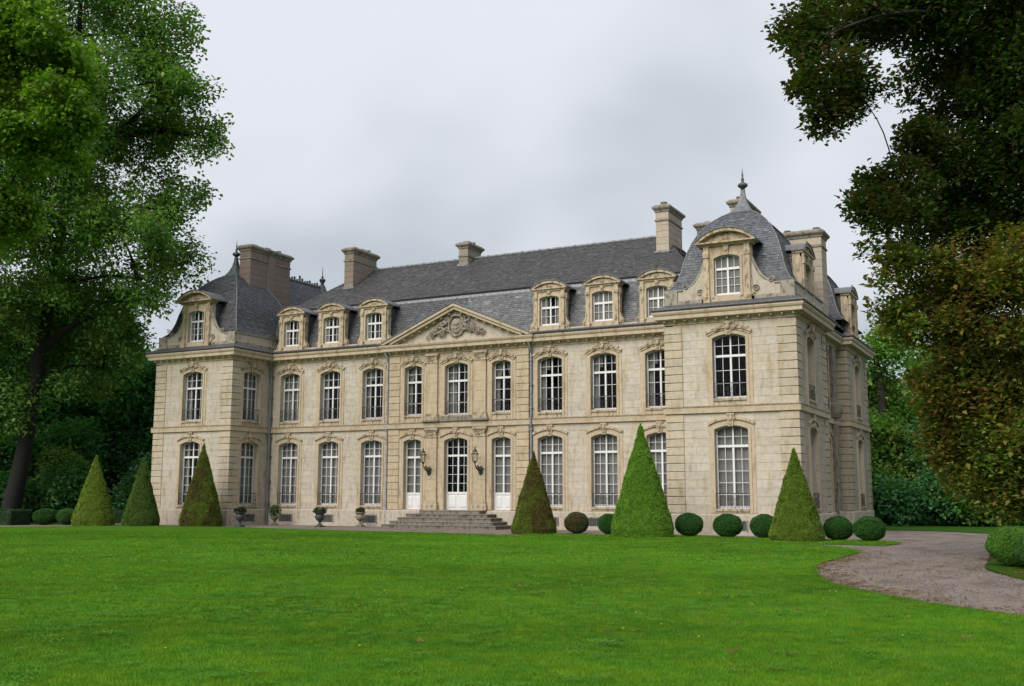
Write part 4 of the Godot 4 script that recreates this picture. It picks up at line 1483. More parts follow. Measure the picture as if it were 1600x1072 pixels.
		var big := {"hw": 0.69, "pw": 1.24, "sill": 0.36, "spring": 2.34, "rise": 0.17, "corn": 3.03, "top": 3.88, "cw": 1.60, "vw": 0.16, "k": 1.0, "back": 2.2, "tr": 0.72, "rb": 3, "curtain": 1 if s > 0 else 3, "single": s > 0}
		dormer(Transform3D(Basis.IDENTITY, Vector3(cx, 12.0, PZ - 0.02)), "pd%s" % s, big)
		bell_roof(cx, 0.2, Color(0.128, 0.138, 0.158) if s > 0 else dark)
		if s > 0:
			var bs := big.duplicate()
			bs.single = false
			bs.back = 1.5
			bs.corn = 2.78
			bs.top = 3.42
			bs.spring = 2.15
			bs.cw = 1.38
			dormer(side_frame(HW - 0.05) * Transform3D(Basis.IDENTITY, Vector3(-0.25, 12.0, 0)), "sd", bs)
			bell_roof(cx, -13.4, dark, false)
			dormer(side_frame(HW - 0.05) * Transform3D(Basis.IDENTITY, Vector3(13.2, 12.0, 0)), "sd", bs)
	# back wing roof on the left, seen over the pavilion
	var wr := group_node("roof", house)
	var wb := MB.new()
	for s in [[-18.57, 18.45, dark], [18.57, 16.4, dark]]:
		var cx: float = s[0]
		var y: float = s[1]
		slates(wb, Vector3(cx + 3.4, 12.1, -2.6), Vector3(cx + 3.4, 12.1, -13.0), Vector3(cx, y, -2.6), Vector3(cx, y, -9.7), 0.2, 0.3, s[2])
		slates(wb, Vector3(cx - 3.4, 12.1, -13.0), Vector3(cx - 3.4, 12.1, -2.6), Vector3(cx, y, -9.7), Vector3(cx, y, -2.6), 0.25, 0.4, s[2])
		slates(wb, Vector3(cx + 3.4, 12.1, -13.0), Vector3(cx - 3.4, 12.1, -13.0), Vector3(cx, y, -9.7), Vector3(cx, y, -9.7), 0.25, 0.4, s[2])
	put("slates", wb, M.slate, wr).set_meta("kind", "stuff")
	var cr := MB.new()
	cr.col = Color(0.10, 0.11, 0.12)
	cr.tube([Vector3(-18.57, 18.48, -2.7), Vector3(-18.57, 18.48, -9.7)], [0.09, 0.09], 6)
	for i in 22:
		cr.box(Vector3(-18.62, 18.5, -3.0 - i * 0.31), Vector3(-18.52, 18.66 + 0.08 * (i % 3) + (0.25 if i % 9 == 4 else 0.0), -2.86 - i * 0.31))
	put("cresting", cr, M.lead, wr)
	var fn := MB.new()
	fn.col = Color(0.08, 0.09, 0.10)
	fn.lathe([Vector2(0.5, 18.0), Vector2(0.22, 18.7), Vector2(0.14, 18.75), Vector2(0.16, 18.95), Vector2(0.26, 19.1), Vector2(0.24, 19.22), Vector2(0.08, 19.3), Vector2(0.1, 19.42), Vector2(0.04, 19.5), Vector2(0.015, 20.2), Vector2(0.0, 20.3)], Vector3(-18.57, 0, -9.8), 10)
	put("finial", fn, M.lead, wr)
	# chimney stacks
	var br := Color(0.19, 0.148, 0.13)
	var stn := Color(0.38, 0.33, 0.265)
	chimney(-18.0, -17.0, -3.9, 0.45, 13.5, 19.75, br, 3, true)
	chimney(-12.05, -11.25, -6.9, -4.0, 15.5, 19.85, Color(0.22, 0.18, 0.15), 3)
	chimney(-3.38, -2.66, -7.6, -5.7, 16.5, 19.65, Color(0.25, 0.215, 0.175), 2)
	chimney(11.78, 12.62, -6.9, -4.3, 15.5, 20.05, stn, 4)
	chimney(16.72, 17.62, -6.6, -3.7, 13.5, 19.6, stn, 4)
	chimney(13.3, 14.2, -9.6, -7.9, 14.5, 19.55, Color(0.2, 0.18, 0.15), 1)
	chimney(19.6, 22.03, -4.85, -3.45, 11.9, 17.15, stn, 4)
	# small lead roof at the hip foot beside the right chimney
	var sd := MB.new()
	sd.col = Color(0.26, 0.27, 0.28)
	for e in [[11.7, 12.7, -4.3, 16.75], [-12.13, -11.17, -4.0, 16.6], [-3.46, -2.58, -5.7, 17.75]]:
		sd.box(Vector3(e[0], e[3], e[2] - 0.1), Vector3(e[1], e[3] + 0.36, e[2] + 0.08))
	put("chimney_flashing", sd, M.lead, wr)


# ------------------------------------------------------------------ ground
func sheet(pts: Array, y: float, edge := 0.0) -> MB:
	var mb := MB.new()
	mb.col = Color(1, 1, 1)
	# a polygon in plan: y of the 2D polygon runs along -z
	var p := PackedVector2Array()
	for q in pts:
		p.append(Vector2(q[0], -q[1]))
	mb.t = Transform3D(Basis(Vector3(1, 0, 0), Vector3(0, 0, -1), Vector3(0, 1, 0)), Vector3(0, y, 0))
	mb.poly(p, -edge, 0.0)
	return mb


func smooth(pts: Array, n := 4) -> Array:
	var out := []
	for i in pts.size():
		var a := Vector2(pts[(i - 1 + pts.size()) % pts.size()][0], pts[(i - 1 + pts.size()) % pts.size()][1])
		var b := Vector2(pts[i][0], pts[i][1])
		var c := Vector2(pts[(i + 1) % pts.size()][0], pts[(i + 1) % pts.size()][1])
		var d := Vector2(pts[(i + 2) % pts.size()][0], pts[(i + 2) % pts.size()][1])
		for k in n:
			var v := b.cubic_interpolate(c, a, d, float(k) / n)
			out.append([v.x, v.y])
	return out


const LAWN := [[-27, 14.2], [-23.2, 11.4], [-21.4, 8.9], [-18.0, 6.8], [-15.7, 6.3], [-13.0, 6.3], [-9.0, 6.9], [-4.5, 7.7], [0.4, 8.5], [4.7, 9.0], [8.1, 9.7], [11.2, 10.8], [14.8, 11.9], [18.0, 11.95], [20.7, 12.3], [23.5, 12.9], [25.3, 13.9], [26.3, 15.3], [27.0, 17.4], [27.05, 19.8], [27.05, 22.5], [27.15, 25.6], [27.5, 28.0], [28.1, 30.4], [28.8, 32.2], [29.8, 33.8], [31.2, 35.7], [33.2, 37.6], [36.0, 40.0], [42.0, 46.0], [46.0, 70.0], [-40.0, 70.0], [-46.0, 40.0], [-36.0, 20.0]]
const STRIP := [[9.2, 7.4], [10.2, 7.1], [13.3, 6.9], [15.0, 6.5], [18.2, 6.4], [20.3, 6.9], [23.9, 7.5], [25.2, 7.7], [26.6, 8.0], [27.1, 8.9], [27.3, 10.4], [27.0, 11.6], [26.2, 12.1], [25.2, 12.1], [23.3, 11.9], [20.5, 11.3], [17.7, 11.0], [14.6, 11.1], [12.0, 10.2], [9.6, 9.6]]
const GRAVEL := [[-32, 16], [-27, 14.6], [-23.2, 13.2], [-21, 12], [-19, 10], [-14, 10], [0, 12], [10, 13.0], [20, 16], [24, 18], [24, 24], [24, 31], [27, 37], [33, 44], [46, 56], [60, 60], [60, 40], [42, 36], [36, 32], [33.2, 29.6], [32.2, 27.4], [31.6, 25.2], [31.4, 23], [31.3, 20], [31.0, 14.6], [30.6, 7.8], [30.3, -1.8], [30.4, -3.8], [28.9, -6.3], [26.3, -8.5], [23.9, -8.4], [22.4, -8.6], [16, -8], [-16, -8], [-24, -6], [-25, 2], [-29, 9]]


func inside(pts: PackedVector2Array, x: float, z: float) -> bool:
	return Geometry2D.is_point_in_polygon(Vector2(x, z), pts)


func plan_of(pts: Array) -> PackedVector2Array:
	var p := PackedVector2Array()
	for q in pts: p.append(Vector2(q[0], q[1]))
	return p


func scatter(called: String, mesh: Mesh, m: Material, tf: Array, cols: Array, parent: Node = null) -> MultiMeshInstance3D:
	var mm := MultiMesh.new()
	mm.transform_format = MultiMesh.TRANSFORM_3D
	mm.use_colors = true
	mm.mesh = mesh
	mm.instance_count = tf.size()
	for i in tf.size():
		mm.set_instance_transform(i, tf[i])
		mm.set_instance_color(i, cols[i])
	var o := MultiMeshInstance3D.new()
	o.multimesh = mm
	o.material_override = m
	o.set_meta("kind", "stuff")
	if parent == null:
		var about := {"grass": ["short mown grass blades of the wide lawn", "grass"], "wildflowers": ["tiny yellow flowers dotted over the lawn", "flowers"], "clover": ["low clover patches growing in the lawn", "clover"], "fallen_leaves": ["brown fallen leaves along the gravel drive's edge", "leaves"], "loose_gravel": ["loose small stones lying on the gravel drive", "gravel"]}
		if about.has(called):
			o.set_meta("label", about[called][0])
			o.set_meta("category", about[called][1])
	named(parent if parent else self, o, called)
	return o


func tuft_mesh(n: int, r: float, h: float, w: float, sd: int) -> ArrayMesh:
	var g := RandomNumberGenerator.new()
	g.seed = sd
	var mb := MB.new()
	for i in n:
		var a := g.randf() * TAU
		var p := Vector3(cos(a), 0, sin(a)) * r * sqrt(g.randf())
		var b := g.randf() * TAU
		var s := Vector3(cos(b), 0, sin(b)) * w * g.randf_range(0.7, 1.3)
		var hh := h * g.randf_range(0.55, 1.25)
		var lean := Vector3(g.randf_range(-1, 1), 0, g.randf_range(-1, 1)) * hh * 0.75
		var f := g.randf_range(0.75, 1.3)
		mb.col = Color(f * g.randf_range(0.92, 1.12), f, f * g.randf_range(0.8, 1.1))
		mb.tri(p - s, p + s, p + Vector3.UP * hh + lean)
	return mb.mesh()


func build_ground() -> void:
	var g := MB.new()
	g.col = Color(0.035, 0.06, 0.015)
	g.quad(Vector3(-900, -0.02, 900), Vector3(900, -0.02, 900), Vector3(900, -0.02, -900), Vector3(-900, -0.02, -900))
	structure("ground", g, M.grass)
	var gv := sheet(smooth(GRAVEL, 3), 0.0)
	gv.c.fill(Color(0.352, 0.320, 0.287))
	structure("gravel_drive", gv, M.gravel)
	var lc := Color(0.072, 0.195, 0.009)
	var lw := sheet(smooth(LAWN, 4), 0.035, 0.05)
	lw.c.fill(lc)
	structure("lawn", lw, M.grass)
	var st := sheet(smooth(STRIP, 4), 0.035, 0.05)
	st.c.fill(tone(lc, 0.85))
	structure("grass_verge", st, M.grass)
	# blades: close by in detail, farther off in larger tufts
	var lp := plan_of(smooth(LAWN, 4))
	var sp := plan_of(smooth(STRIP, 4))
	var eye := Vector2(33.70, 56.85)
	var fwd := Vector2(-0.465, -0.885)
	var sidev := Vector2(0.885, -0.465)
	var nz := FastNoiseLite.new()
	nz.frequency = 0.16
	nz.fractal_octaves = 4
	nz.seed = 3
	var kinds := [tuft_mesh(18, 0.085, 0.038, 0.0034, 5), tuft_mesh(18, 0.13, 0.042, 0.0062, 6), tuft_mesh(20, 0.24, 0.042, 0.012, 7)]
	var bands := [[7.5, 17.0, 230.0], [17.0, 31.0, 60.0], [31.0, 58.0, 15.0]]
	for b in 3:
		var tf := []
		var cs := []
		var d0: float = bands[b][0]
		var d1: float = bands[b][1]
		var area := (d1 - d0) * (d0 + d1) * 0.56
		for i in int(area * bands[b][2]):
			var d := sqrt(lerpf(d0 * d0, d1 * d1, rng.randf()))
			var s := rng.randf_range(-0.56, 0.56) * d
			var q := eye + fwd * d + sidev * s
			var on := inside(lp, q.x, q.y)
			if not on and not (b > 0 and inside(sp, q.x, q.y)): continue
			var k := nz.get_noise_2d(q.x, q.y)
			var k2 := nz.get_noise_2d(q.x * 5.0 + 50.0, q.y * 5.0)
			var sc := rng.randf_range(0.75, 1.2) * (1.0 + 0.35 * k2)
			tf.append(Transform3D(Basis(Vector3.UP, rng.randf() * TAU).scaled(Vector3(1, sc, 1)), Vector3(q.x, 0.03, q.y)))
			var f := 1.0 + 0.3 * nz.get_noise_2d(q.x * 0.3 + 90.0, q.y * 0.5) + 0.34 * k + 0.28 * k2 + rng.randf_range(-0.16, 0.16)
			var yel := clampf(k2 * 0.5 + 0.1 + rng.randf_range(-0.2, 0.2), -0.2, 0.5)
			cs.append(Color(lc.r * f * (1.0 + yel), lc.g * f, lc.b * f * (1.2 if yel < 0 else 1.0)))
		if b < 2:      # a ragged fringe along the drive
			for e in smooth(LAWN, 30):
				var away := eye.distance_to(Vector2(e[0], e[1]))
				if away < d0 or away > d1: continue
				for k in 3:
					tf.append(Transform3D(Basis(Vector3.UP, rng.randf() * TAU), Vector3(e[0] + rng.randfn(0.0, 0.07), 0.012, e[1] + rng.randfn(0.0, 0.07))))
					cs.append(tone(lc, rng.randf_range(0.55, 1.0)))
		scatter("grass", kinds[b], M.blade, tf, cs)
	# clover and a few yellow flowers in the grass
	var fm := MB.new()
	fm.col = Color.WHITE
	fm.ball(Vector3(0, 0.05, 0), Vector3(0.018, 0.009, 0.018), 6)
	var ft := []
	var fc := []
	var cm := MB.new()
	for i in 9:
		var a := i * 2.4
		var o := Vector3(cos(a), 0, sin(a)) * (0.02 + 0.012 * i)
		cm.col = Color(1, 1, 1)
		cm.quad(o + Vector3(-0.016, 0.042, 0), o + Vector3(0, 0.046, 0.016), o + Vector3(0.016, 0.042, 0), o + Vector3(0, 0.046, -0.016))
	var ct := []
	var cc := []
	for i in 5200:
		var d := sqrt(lerpf(60.0, 900.0, rng.randf()))
		var q := eye + fwd * d + sidev * (rng.randf_range(-0.55, 0.55) * d)
		if not inside(lp, q.x, q.y): continue
		if i < 120:
			if nz.get_noise_2d(q.x * 1.3 + 20.0, q.y * 1.3) < 0.05: continue
			ft.append(Transform3D(Basis.IDENTITY, Vector3(q.x, 0.03, q.y)))
			fc.append(Color(0.40, 0.34, 0.02))
		elif nz.get_noise_2d(q.x * 2.6 - 31.0, q.y * 2.6) > 0.16:
			ct.append(Transform3D(Basis(Vector3.UP, rng.randf() * TAU).scaled(Vector3.ONE * rng.randf_range(0.8, 1.6)), Vector3(q.x, 0.028, q.y)))
			cc.append(tone(Color(0.066, 0.178, 0.02), rng.randf_range(0.7, 1.25)))
	scatter("wildflowers", fm.mesh(), M.blade, ft, fc)
	scatter("clover", cm.mesh(), M.blade, ct, cc)
	# fallen leaves by the drive's edges and over the lawn
	var lm := MB.new()
	lm.col = Color.WHITE
	for i in 3:
		var a := i * 2.1
		var o := Vector3(cos(a) * 0.09, 0.012 * i, sin(a) * 0.09)
		var e := Vector3(cos(a * 1.7), 0.15, sin(a * 1.7)) * 0.075
		var s := Vector3(-e.z, 0.3 * e.x, e.x) * 0.6
		lm.quad(o - e, o + s, o + e, o - s)
	var lmesh := lm.mesh()
	var tf := []
	var cs := []
	var edge := smooth(LAWN, 10)
	for i in 2600:
		var x := 0.0
		var z := 0.0
		var y := 0.02
		if i < 1500:
			var e: Array = edge[rng.randi_range(190, 330)]
			x = e[0] + absf(rng.randfn(0.0, 0.55)) - 0.05
			z = e[1] + rng.randfn(0.0, 0.5)
		elif i < 1900:
			var f := rng.randf()
			x = lerpf(31.2, 33.0, f) + rng.randfn(0, 0.18)
			z = lerpf(20.0, 29.4, f * f if f < 0.5 else f) + rng.randfn(0, 0.4)
		else:
			x = rng.randf_range(22.0, 33.0)
			z = rng.randf_range(18.0, 45.0)
			y = 0.06
			if nz.get_noise_2d(x * 2.0, z * 2.0) < 0.16: continue
		var b := Basis(Vector3.UP, rng.randf() * TAU) * Basis(Vector3.RIGHT, rng.randf_range(-0.3, 0.3))
		tf.append(Transform3D(b.scaled(Vector3.ONE * rng.randf_range(0.25, 0.6)), Vector3(x, y, z)))
		cs.append([Color(0.22, 0.10, 0.035), Color(0.16, 0.075, 0.04), Color(0.25, 0.15, 0.05), Color(0.11, 0.06, 0.035)][rng.randi() % 4])
	scatter("fallen_leaves", lmesh, M.leaf, tf, cs)
	# loose stones of the drive where it is near enough to see them
	var pm := MB.new()
	pm.ball(Vector3.ZERO, Vector3(0.022, 0.013, 0.018), 5, 0.3, 1.0)
	tf = []
	cs = []
	var gp := plan_of(smooth(GRAVEL, 3))
	for i in 26000:
		var z := rng.randf_range(5.0, 46.0)
		var x := rng.randf_range(24.0, 40.0)
		if rng.randf() > (z / 46.0): continue
		if inside(lp, x, z) or inside(sp, x, z) or not inside(gp, x, z): continue
		tf.append(Transform3D(Basis(Vector3.UP, rng.randf() * TAU).scaled(Vector3.ONE * rng.randf_range(0.5, 1.7)), Vector3(x, 0.004, z)))
		cs.append(vary(Color(0.31, 0.275, 0.245), 0.4))
	scatter("loose_gravel", pm.mesh(), M.gravel, tf, cs)


# ------------------------------------------------------------------ clipped evergreens
func sprig_mesh(n: int, len: float, sd: int) -> ArrayMesh:
	var g := RandomNumberGenerator.new()
	g.seed = sd
	var mb := MB.new()
	for i in n:
		var a := TAU * i / n + g.randf() * 0.8
		var d := Vector3(cos(a) * g.randf_range(0.5, 1.1), g.randf_range(0.25, 1.0), sin(a) * g.randf_range(0.5, 1.1)).normalized() * len * g.randf_range(0.6, 1.1)
		var s := d.cross(Vector3(g.randf() - 0.5, 1, g.randf() - 0.5)).normalized() * len * 0.2
		var f := g.randf_range(0.7, 1.35)
		mb.col = Color(f, f, f)
		mb.tri(-s, s, d)
	return mb.mesh()


var SPRIG: ArrayMesh
var BOX: ArrayMesh


# kind: "cone" (r, h), "ball" (r, h), "hedge" (hx, hz, h)
func clipped(called: String, kind: String, label: String, cat: String, at: Vector3, p: Dictionary, group := "") -> void:
	var o := thing(called, label, cat, at, group)
	var g := RandomNumberGenerator.new()
	g.seed = int(absf(at.x * 131.0 + at.z * 17.0)) + 5
	var nz := FastNoiseLite.new()
	nz.seed = g.seed % 1000
	nz.frequency = 0.8
	nz.fractal_octaves = 3
	var core := MB.new()
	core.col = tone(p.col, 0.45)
	var h: float = p.h
	var surf: Callable
	if kind == "cone":
		var r: float = p.r
		var prof := []
		for i in 21:
			var f := i / 20.0
			var rr := r * (1.0 - f)
			if f < 0.08: rr = r * lerpf(0.86, 0.96, f / 0.08)
			rr = lerpf(rr, rr + r * 0.035 * sin(PI * f), 1.0)
			prof.append(Vector2(maxf(rr - 0.07, 0.0), 0.06 + f * (h - 0.1)))
		core.lathe(prof, Vector3.ZERO, 22)
		surf = func() -> Array:
			var f := 1.0 - sqrt(g.randf())
			var a := g.randf() * TAU
			var rr := r * (1.0 - f) * (0.985 if f > 0.07 else lerpf(0.9, 0.985, f / 0.07)) + r * 0.03 * sin(PI * f)
			var e := Vector3(sin(a), 0, cos(a))
			var w := nz.get_noise_3d(e.x * rr * 1.6, f * h * 1.6, e.z * rr * 1.6) * 0.07
			return [e * (rr - 0.05 + w) + Vector3.UP * (0.06 + f * (h - 0.06)), (e * h + Vector3.UP * r).normalized()]
	elif kind == "ball":
		var r: float = p.r
		core.ball(Vector3(0, h * 0.52, 0), Vector3(r - 0.05, h * 0.46, r - 0.05), 14)
		core.tube([Vector3(0, -0.02, 0), Vector3(0, h * 0.3, 0)], [0.14, 0.2], 7)
		surf = func() -> Array:
			var e := Vector3(g.randfn(), g.randfn(), g.randfn()).normalized()
			var w := nz.get_noise_3d(e.x * 1.5, e.y * 1.5, e.z * 1.5) * 0.06
			var q := Vector3(e.x * (r - 0.03 + w), h * 0.53 + e.y * (h * 0.47 + w), e.z * (r - 0.03 + w))
			return [q, e]
	else:
		var hx: float = p.hx
		var hz: float = p.hz
		core.box(Vector3(-hx + 0.08, 0.0, -hz + 0.08), Vector3(hx - 0.08, h - 0.08, hz - 0.08), 0.15)
		surf = func() -> Array:
			var e := Vector3(g.randf_range(-1, 1), g.randf_range(-1, 1), g.randf_range(-1, 1))
			var m := e.abs().max_axis_index()
			var nn := Vector3.ZERO
			nn[m] = signf(e[m])
			e[m] = signf(e[m])
			if nn.y < 0: nn = Vector3.UP; e.y = 1.0
			var q := Vector3(e.x * hx, h * 0.5 + e.y * h * 0.5, e.z * hz)
			var rd := Vector3(signf(e.x) * maxf(absf(e.x) * hx - (hx - 0.2), 0.0), maxf(q.y - h + 0.25, 0.0), signf(e.z) * maxf(absf(e.z) * hz - (hz - 0.2), 0.0))
			q -= rd * 0.22
			q += nn * nz.get_noise_3d(q.x, q.y, q.z) * 0.08
			return [q, (nn + rd * 1.5).normalized()]
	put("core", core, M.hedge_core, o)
	var tf := []
	var cs := []
	var brown: float = p.get("brown", 0.0)
	for i in int(p.n * 1.3):
		var s: Array = surf.call()
		var q: Vector3 = s[0]
		var nn: Vector3 = s[1]
		if q.y < 0.03: continue
		var up := (nn + Vector3(g.randf_range(-0.5, 0.5), g.randf_range(-0.35, 0.55), g.randf_range(-0.5, 0.5))).normalized()
		var x := up.cross(Vector3(g.randf() - 0.5, g.randf() - 0.5, g.randf() - 0.5)).normalized()
		var b := Basis(x, up, x.cross(up))
		tf.append(Transform3D(b.scaled(Vector3.ONE * g.randf_range(0.75, 1.3)), q))
		var c: Color = p.col
		var k := nz.get_noise_3d(q.x * 0.9 + 9.0, q.y * 0.8, q.z * 0.9)
		var k2 := nz.get_noise_3d(q.x * 4.0, q.y * 4.0 + 7.0, q.z * 4.0)
		var f := 1.0 + 0.3 * k2 + g.randf_range(-0.18, 0.18)
		# old brown wood showing where the new growth is thin: mostly on the middle of the side to the light
		var side := nn.dot(Vector3(p.get("bx", 0.25), 0.0, 0.97).normalized())
		var br := clampf((side * 0.75 + k * 1.1 - 0.62 + brown) * 2.2, 0.0, 1.0) * (1.0 if brown > 0.0 else 0.0)
		c = c.lerp(Color(0.095, 0.068, 0.022), br * g.randf_range(0.55, 1.0))
		cs.append(tone(c, f))
	scatter("foliage", SPRIG if kind == "cone" else BOX, M.sprig, tf, cs, o)


func build_garden() -> void:
	SPRIG = sprig_mesh(9, 0.10, 3)
	BOX = sprig_mesh(10, 0.065, 4)
	var lime := Color(0.152, 0.225, 0.026)
	var green := Color(0.072, 0.181, 0.020)
	var deep := Color(0.041, 0.113, 0.020)
	var box := Color(0.032, 0.104, 0.020)
	var yews := "clipped yew cones along the lawn"
	clipped("topiary_cone", "cone", "yellow green clipped yew cone farthest left, beside two box balls", "topiary", Vector3(-22.85, 0, 7.9), {"r": 1.42, "h": 4.6, "n": 8200, "col": lime, "brown": 0.0, "bx": 0.4}, yews)
	clipped("topiary_cone", "cone", "dark green clipped yew cone standing beside the outer edge of the left pavilion", "topiary", Vector3(-19.3, 0, 7.2), {"r": 1.24, "h": 4.4, "n": 7200, "col": Color(0.075, 0.138, 0.024), "brown": 0.0}, yews)
	clipped("topiary_cone", "cone", "browning clipped yew cone in front of the left pavilion window", "topiary", Vector3(-15.5, 0, 5.8), {"r": 1.42, "h": 5.3, "n": 8600, "col": Color(0.123, 0.173, 0.024), "brown": 0.36, "bx": 0.3}, yews)
	clipped("topiary_cone", "cone", "small reddish brown clipped yew cone right of the entrance steps", "topiary", Vector3(8.93, 0, 7.2), {"r": 1.24, "h": 4.3, "n": 7600, "col": Color(0.112, 0.158, 0.021), "brown": 0.5, "bx": 0.9}, yews)
	clipped("topiary_cone", "cone", "tallest bright green clipped yew cone beside the inner edge of the right pavilion", "topiary", Vector3(15.26, 0, 8.1), {"r": 1.62, "h": 5.5, "n": 11500, "col": Color(0.112, 0.240, 0.021), "brown": 0.0}, yews)
	clipped("topiary_cone", "cone", "olive green clipped yew cone in front of the right pavilion corner", "topiary", Vector3(22.97, 0, 9.5), {"r": 1.26, "h": 4.1, "n": 8200, "col": Color(0.115, 0.185, 0.021), "brown": 0.0, "bx": 0.5}, yews)
	var balls := "clipped box balls in front of the house"
	var bl := [
		["ragged brownish box ball between the small brown cone and the tallest cone", 10.69, 5.7, 0.63, 1.1, Color(0.068, 0.093, 0.033), 0.34],
		["box ball half hidden behind the left side of the tallest cone", 12.79, 6.3, 0.58, 1.05, box, 0.0],
		["dark box ball immediately right of the tallest cone", 17.06, 6.4, 0.68, 1.12, box, 0.0],
		["box ball standing alone under the right pavilion's ground floor window", 19.05, 6.65, 0.69, 1.08, box, 0.0],
		["box ball half hidden behind the left side of the olive green cone", 20.93, 7.1, 0.66, 1.1, box, 0.0],
		["dark box ball immediately right of the olive green cone", 24.47, 8.0, 0.645, 1.04, box, 0.0],
		["box ball at the far right end of the row, by the gravel drive", 25.8, 8.0, 0.69, 1.04, Color(0.039, 0.120, 0.021), 0.0],
		["rounded box ball in the gap right of the long hedge, far left", -26.79, 8.4, 0.8, 1.06, box, 0.0],
		["box ball partly behind the farthest left yellow green cone", -25.66, 7.6, 0.72, 1.06, Color(0.045, 0.128, 0.024), 0.0]]
	for b in bl:
		clipped("box_ball", "ball", b[0], "shrub", Vector3(b[1], 0, b[2]), {"r": b[3], "h": b[4], "n": 3400, "col": b[5], "brown": b[6]}, balls)
	clipped("hedge", "hedge", "long low dark clipped hedge at the far left under the leaning trunk", "hedge", Vector3(-30.2, 0, 9.6), {"hx": 2.5, "hz": 0.9, "h": 1.05, "n": 7000, "col": Color(0.027, 0.075, 0.021)})
	clipped("hedge", "hedge", "short dark hedge seen between the two farthest left cones", "hedge", Vector3(-26.6, 0, 1.6), {"hx": 1.4, "hz": 0.6, "h": 0.95, "n": 2500, "col": Color(0.027, 0.075, 0.021)})
	clipped("box_bush", "ball", "large pale topped box bush at the right edge, behind its darker neighbour", "shrub", Vector3(32.35, 0, 23.4), {"r": 0.86, "h": 1.1, "n": 6500, "col": Color(0.060, 0.158, 0.018)})
	clipped("box_bush", "ball", "dark box bush at the right edge, the nearer of the two", "shrub", Vector3(32.95, 0, 24.6), {"r": 0.68, "h": 0.88, "n": 5200, "col": Color(0.036, 0.099, 0.018)})
	clipped("box_bush", "ball", "box bush cut off by the right edge of the picture", "shrub", Vector3(33.9, 0, 23.3), {"r": 0.9, "h": 1.1, "n": 5200, "col": Color(0.060, 0.150, 0.018)})
	# grassy island under them
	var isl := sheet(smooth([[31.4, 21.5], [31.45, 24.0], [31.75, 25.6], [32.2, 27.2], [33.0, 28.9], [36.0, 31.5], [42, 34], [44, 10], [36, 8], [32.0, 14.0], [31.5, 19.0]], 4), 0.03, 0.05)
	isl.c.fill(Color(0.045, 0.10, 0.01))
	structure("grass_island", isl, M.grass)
	var far := sheet(smooth([[21.8, -8.9], [23.9, -8.7], [26.3, -8.8], [28.9, -6.6], [30.6, -4.0], [38, 4], [70, 0], [70, -60], [10, -60], [10, -19], [20, -14]], 3), 0.02)
	far.c.fill(Color(0.04, 0.12, 0.01))
	structure("far_lawn", far, M.grass)
	# urns
	urn("dark iron urn with trailing ivy at the left pavilion's inner corner", Vector3(-12.78, 0, 5.2), 1.0, Color(0.035, 0.042, 0.045), Color(0.018, 0.05, 0.016), 0.42)
	urn("dark iron urn with a leafy plant, halfway between the downpipe and the steps", Vector3(-8.3, 0, 2.9), 1.0, Color(0.04, 0.046, 0.05), Color(0.028, 0.062, 0.018), 0.46)
	urn("pale weathered stone urn with a sparse plant nearest the left end of the steps", Vector3(-6.55, 0, 1.0), 0.98, Color(0.24, 0.22, 0.18), Color(0.06, 0.075, 0.03), 0.3)
	var pot := thing("potted_shrub", "small round green shrub in a stone pot beside the left downpipe", "potted plant", Vector3(-13.2, 0, 1.4))
	var pb := MB.new()
	pb.col = Color(0.16, 0.15, 0.13)
	pb.lathe([Vector2(0.0, 0.0), Vector2(0.24, 0.0), Vector2(0.24, 0.08), Vector2(0.12, 0.14), Vector2(0.1, 0.3), Vector2(0.22, 0.42), Vector2(0.28, 0.55), Vector2(0.25, 0.57), Vector2(0.0, 0.54)], Vector3.ZERO, 14)
	put("pot", pb, M.weathered, pot)
	leaf_ball(pot, Vector3(0, 0.95, 0), Vector3(0.42, 0.44, 0.42), 620, Color(0.055, 0.13, 0.03), 9)
	# lanterns by the door
	for s in [-1.0, 1.0]:
		var at := Vector3(s * 1.86, 3.5, CZ + 0.16)
		var ln := thing("wall_lantern", ("ornate black iron bracket lantern on the pilaster left of the white door" if s < 0 else "ornate black iron bracket lantern on the pilaster right of the white door"), "lantern", at, "lanterns by the door")
		var br := MB.new()
		br.col = Color(0.03, 0.034, 0.034)
		br.ball(Vector3(0, 0.0, 0.03), Vector3(0.17, 0.28, 0.06), 10, 0.25, 2.0)
		br.ball(Vector3(0, 0.05, 0.09), Vector3(0.11, 0.13, 0.08), 8, 0.2, 4.0)
		for e in [-1.0, 1.0]:
			scroll(br, Vector3(e * 0.13, 0.08, 0.05), 0.1, 1.2, 0.02, e)
		var arm := []
		var ar := []
		for i in 12:
			var f := i / 11.0
			arm.append(Vector3(0.04 * sin(f * 6.0), lerpf(0.0, 0.42, f) - 0.18 * sin(f * PI), lerpf(0.06, 0.72, f)))
			ar.append(lerpf(0.045, 0.03, f))
		br.tube(arm, ar, 7)
		scroll(br, Vector3(0, 0.15, 0.42), 0.13, 1.5, 0.022)
		br.t = Transform3D(Basis(Vector3.UP, PI / 2), Vector3(0, 0, 0))
		scroll(br, Vector3(-0.42, 0.16, 0), 0.16, 1.5, 0.024)
		br.t = Transform3D.IDENTITY
		put("bracket", br, M.iron, ln)
		var cg := MB.new()
		cg.col = Color(0.03, 0.034, 0.034)
		var c := Vector3(0, 0.42, 0.74)
		cg.lathe([Vector2(0.0, 0.0), Vector2(0.09, 0.0), Vector2(0.05, 0.06), Vector2(0.14, 0.1), Vector2(0.15, 0.13), Vector2(0.0, 0.13)], c, 8)
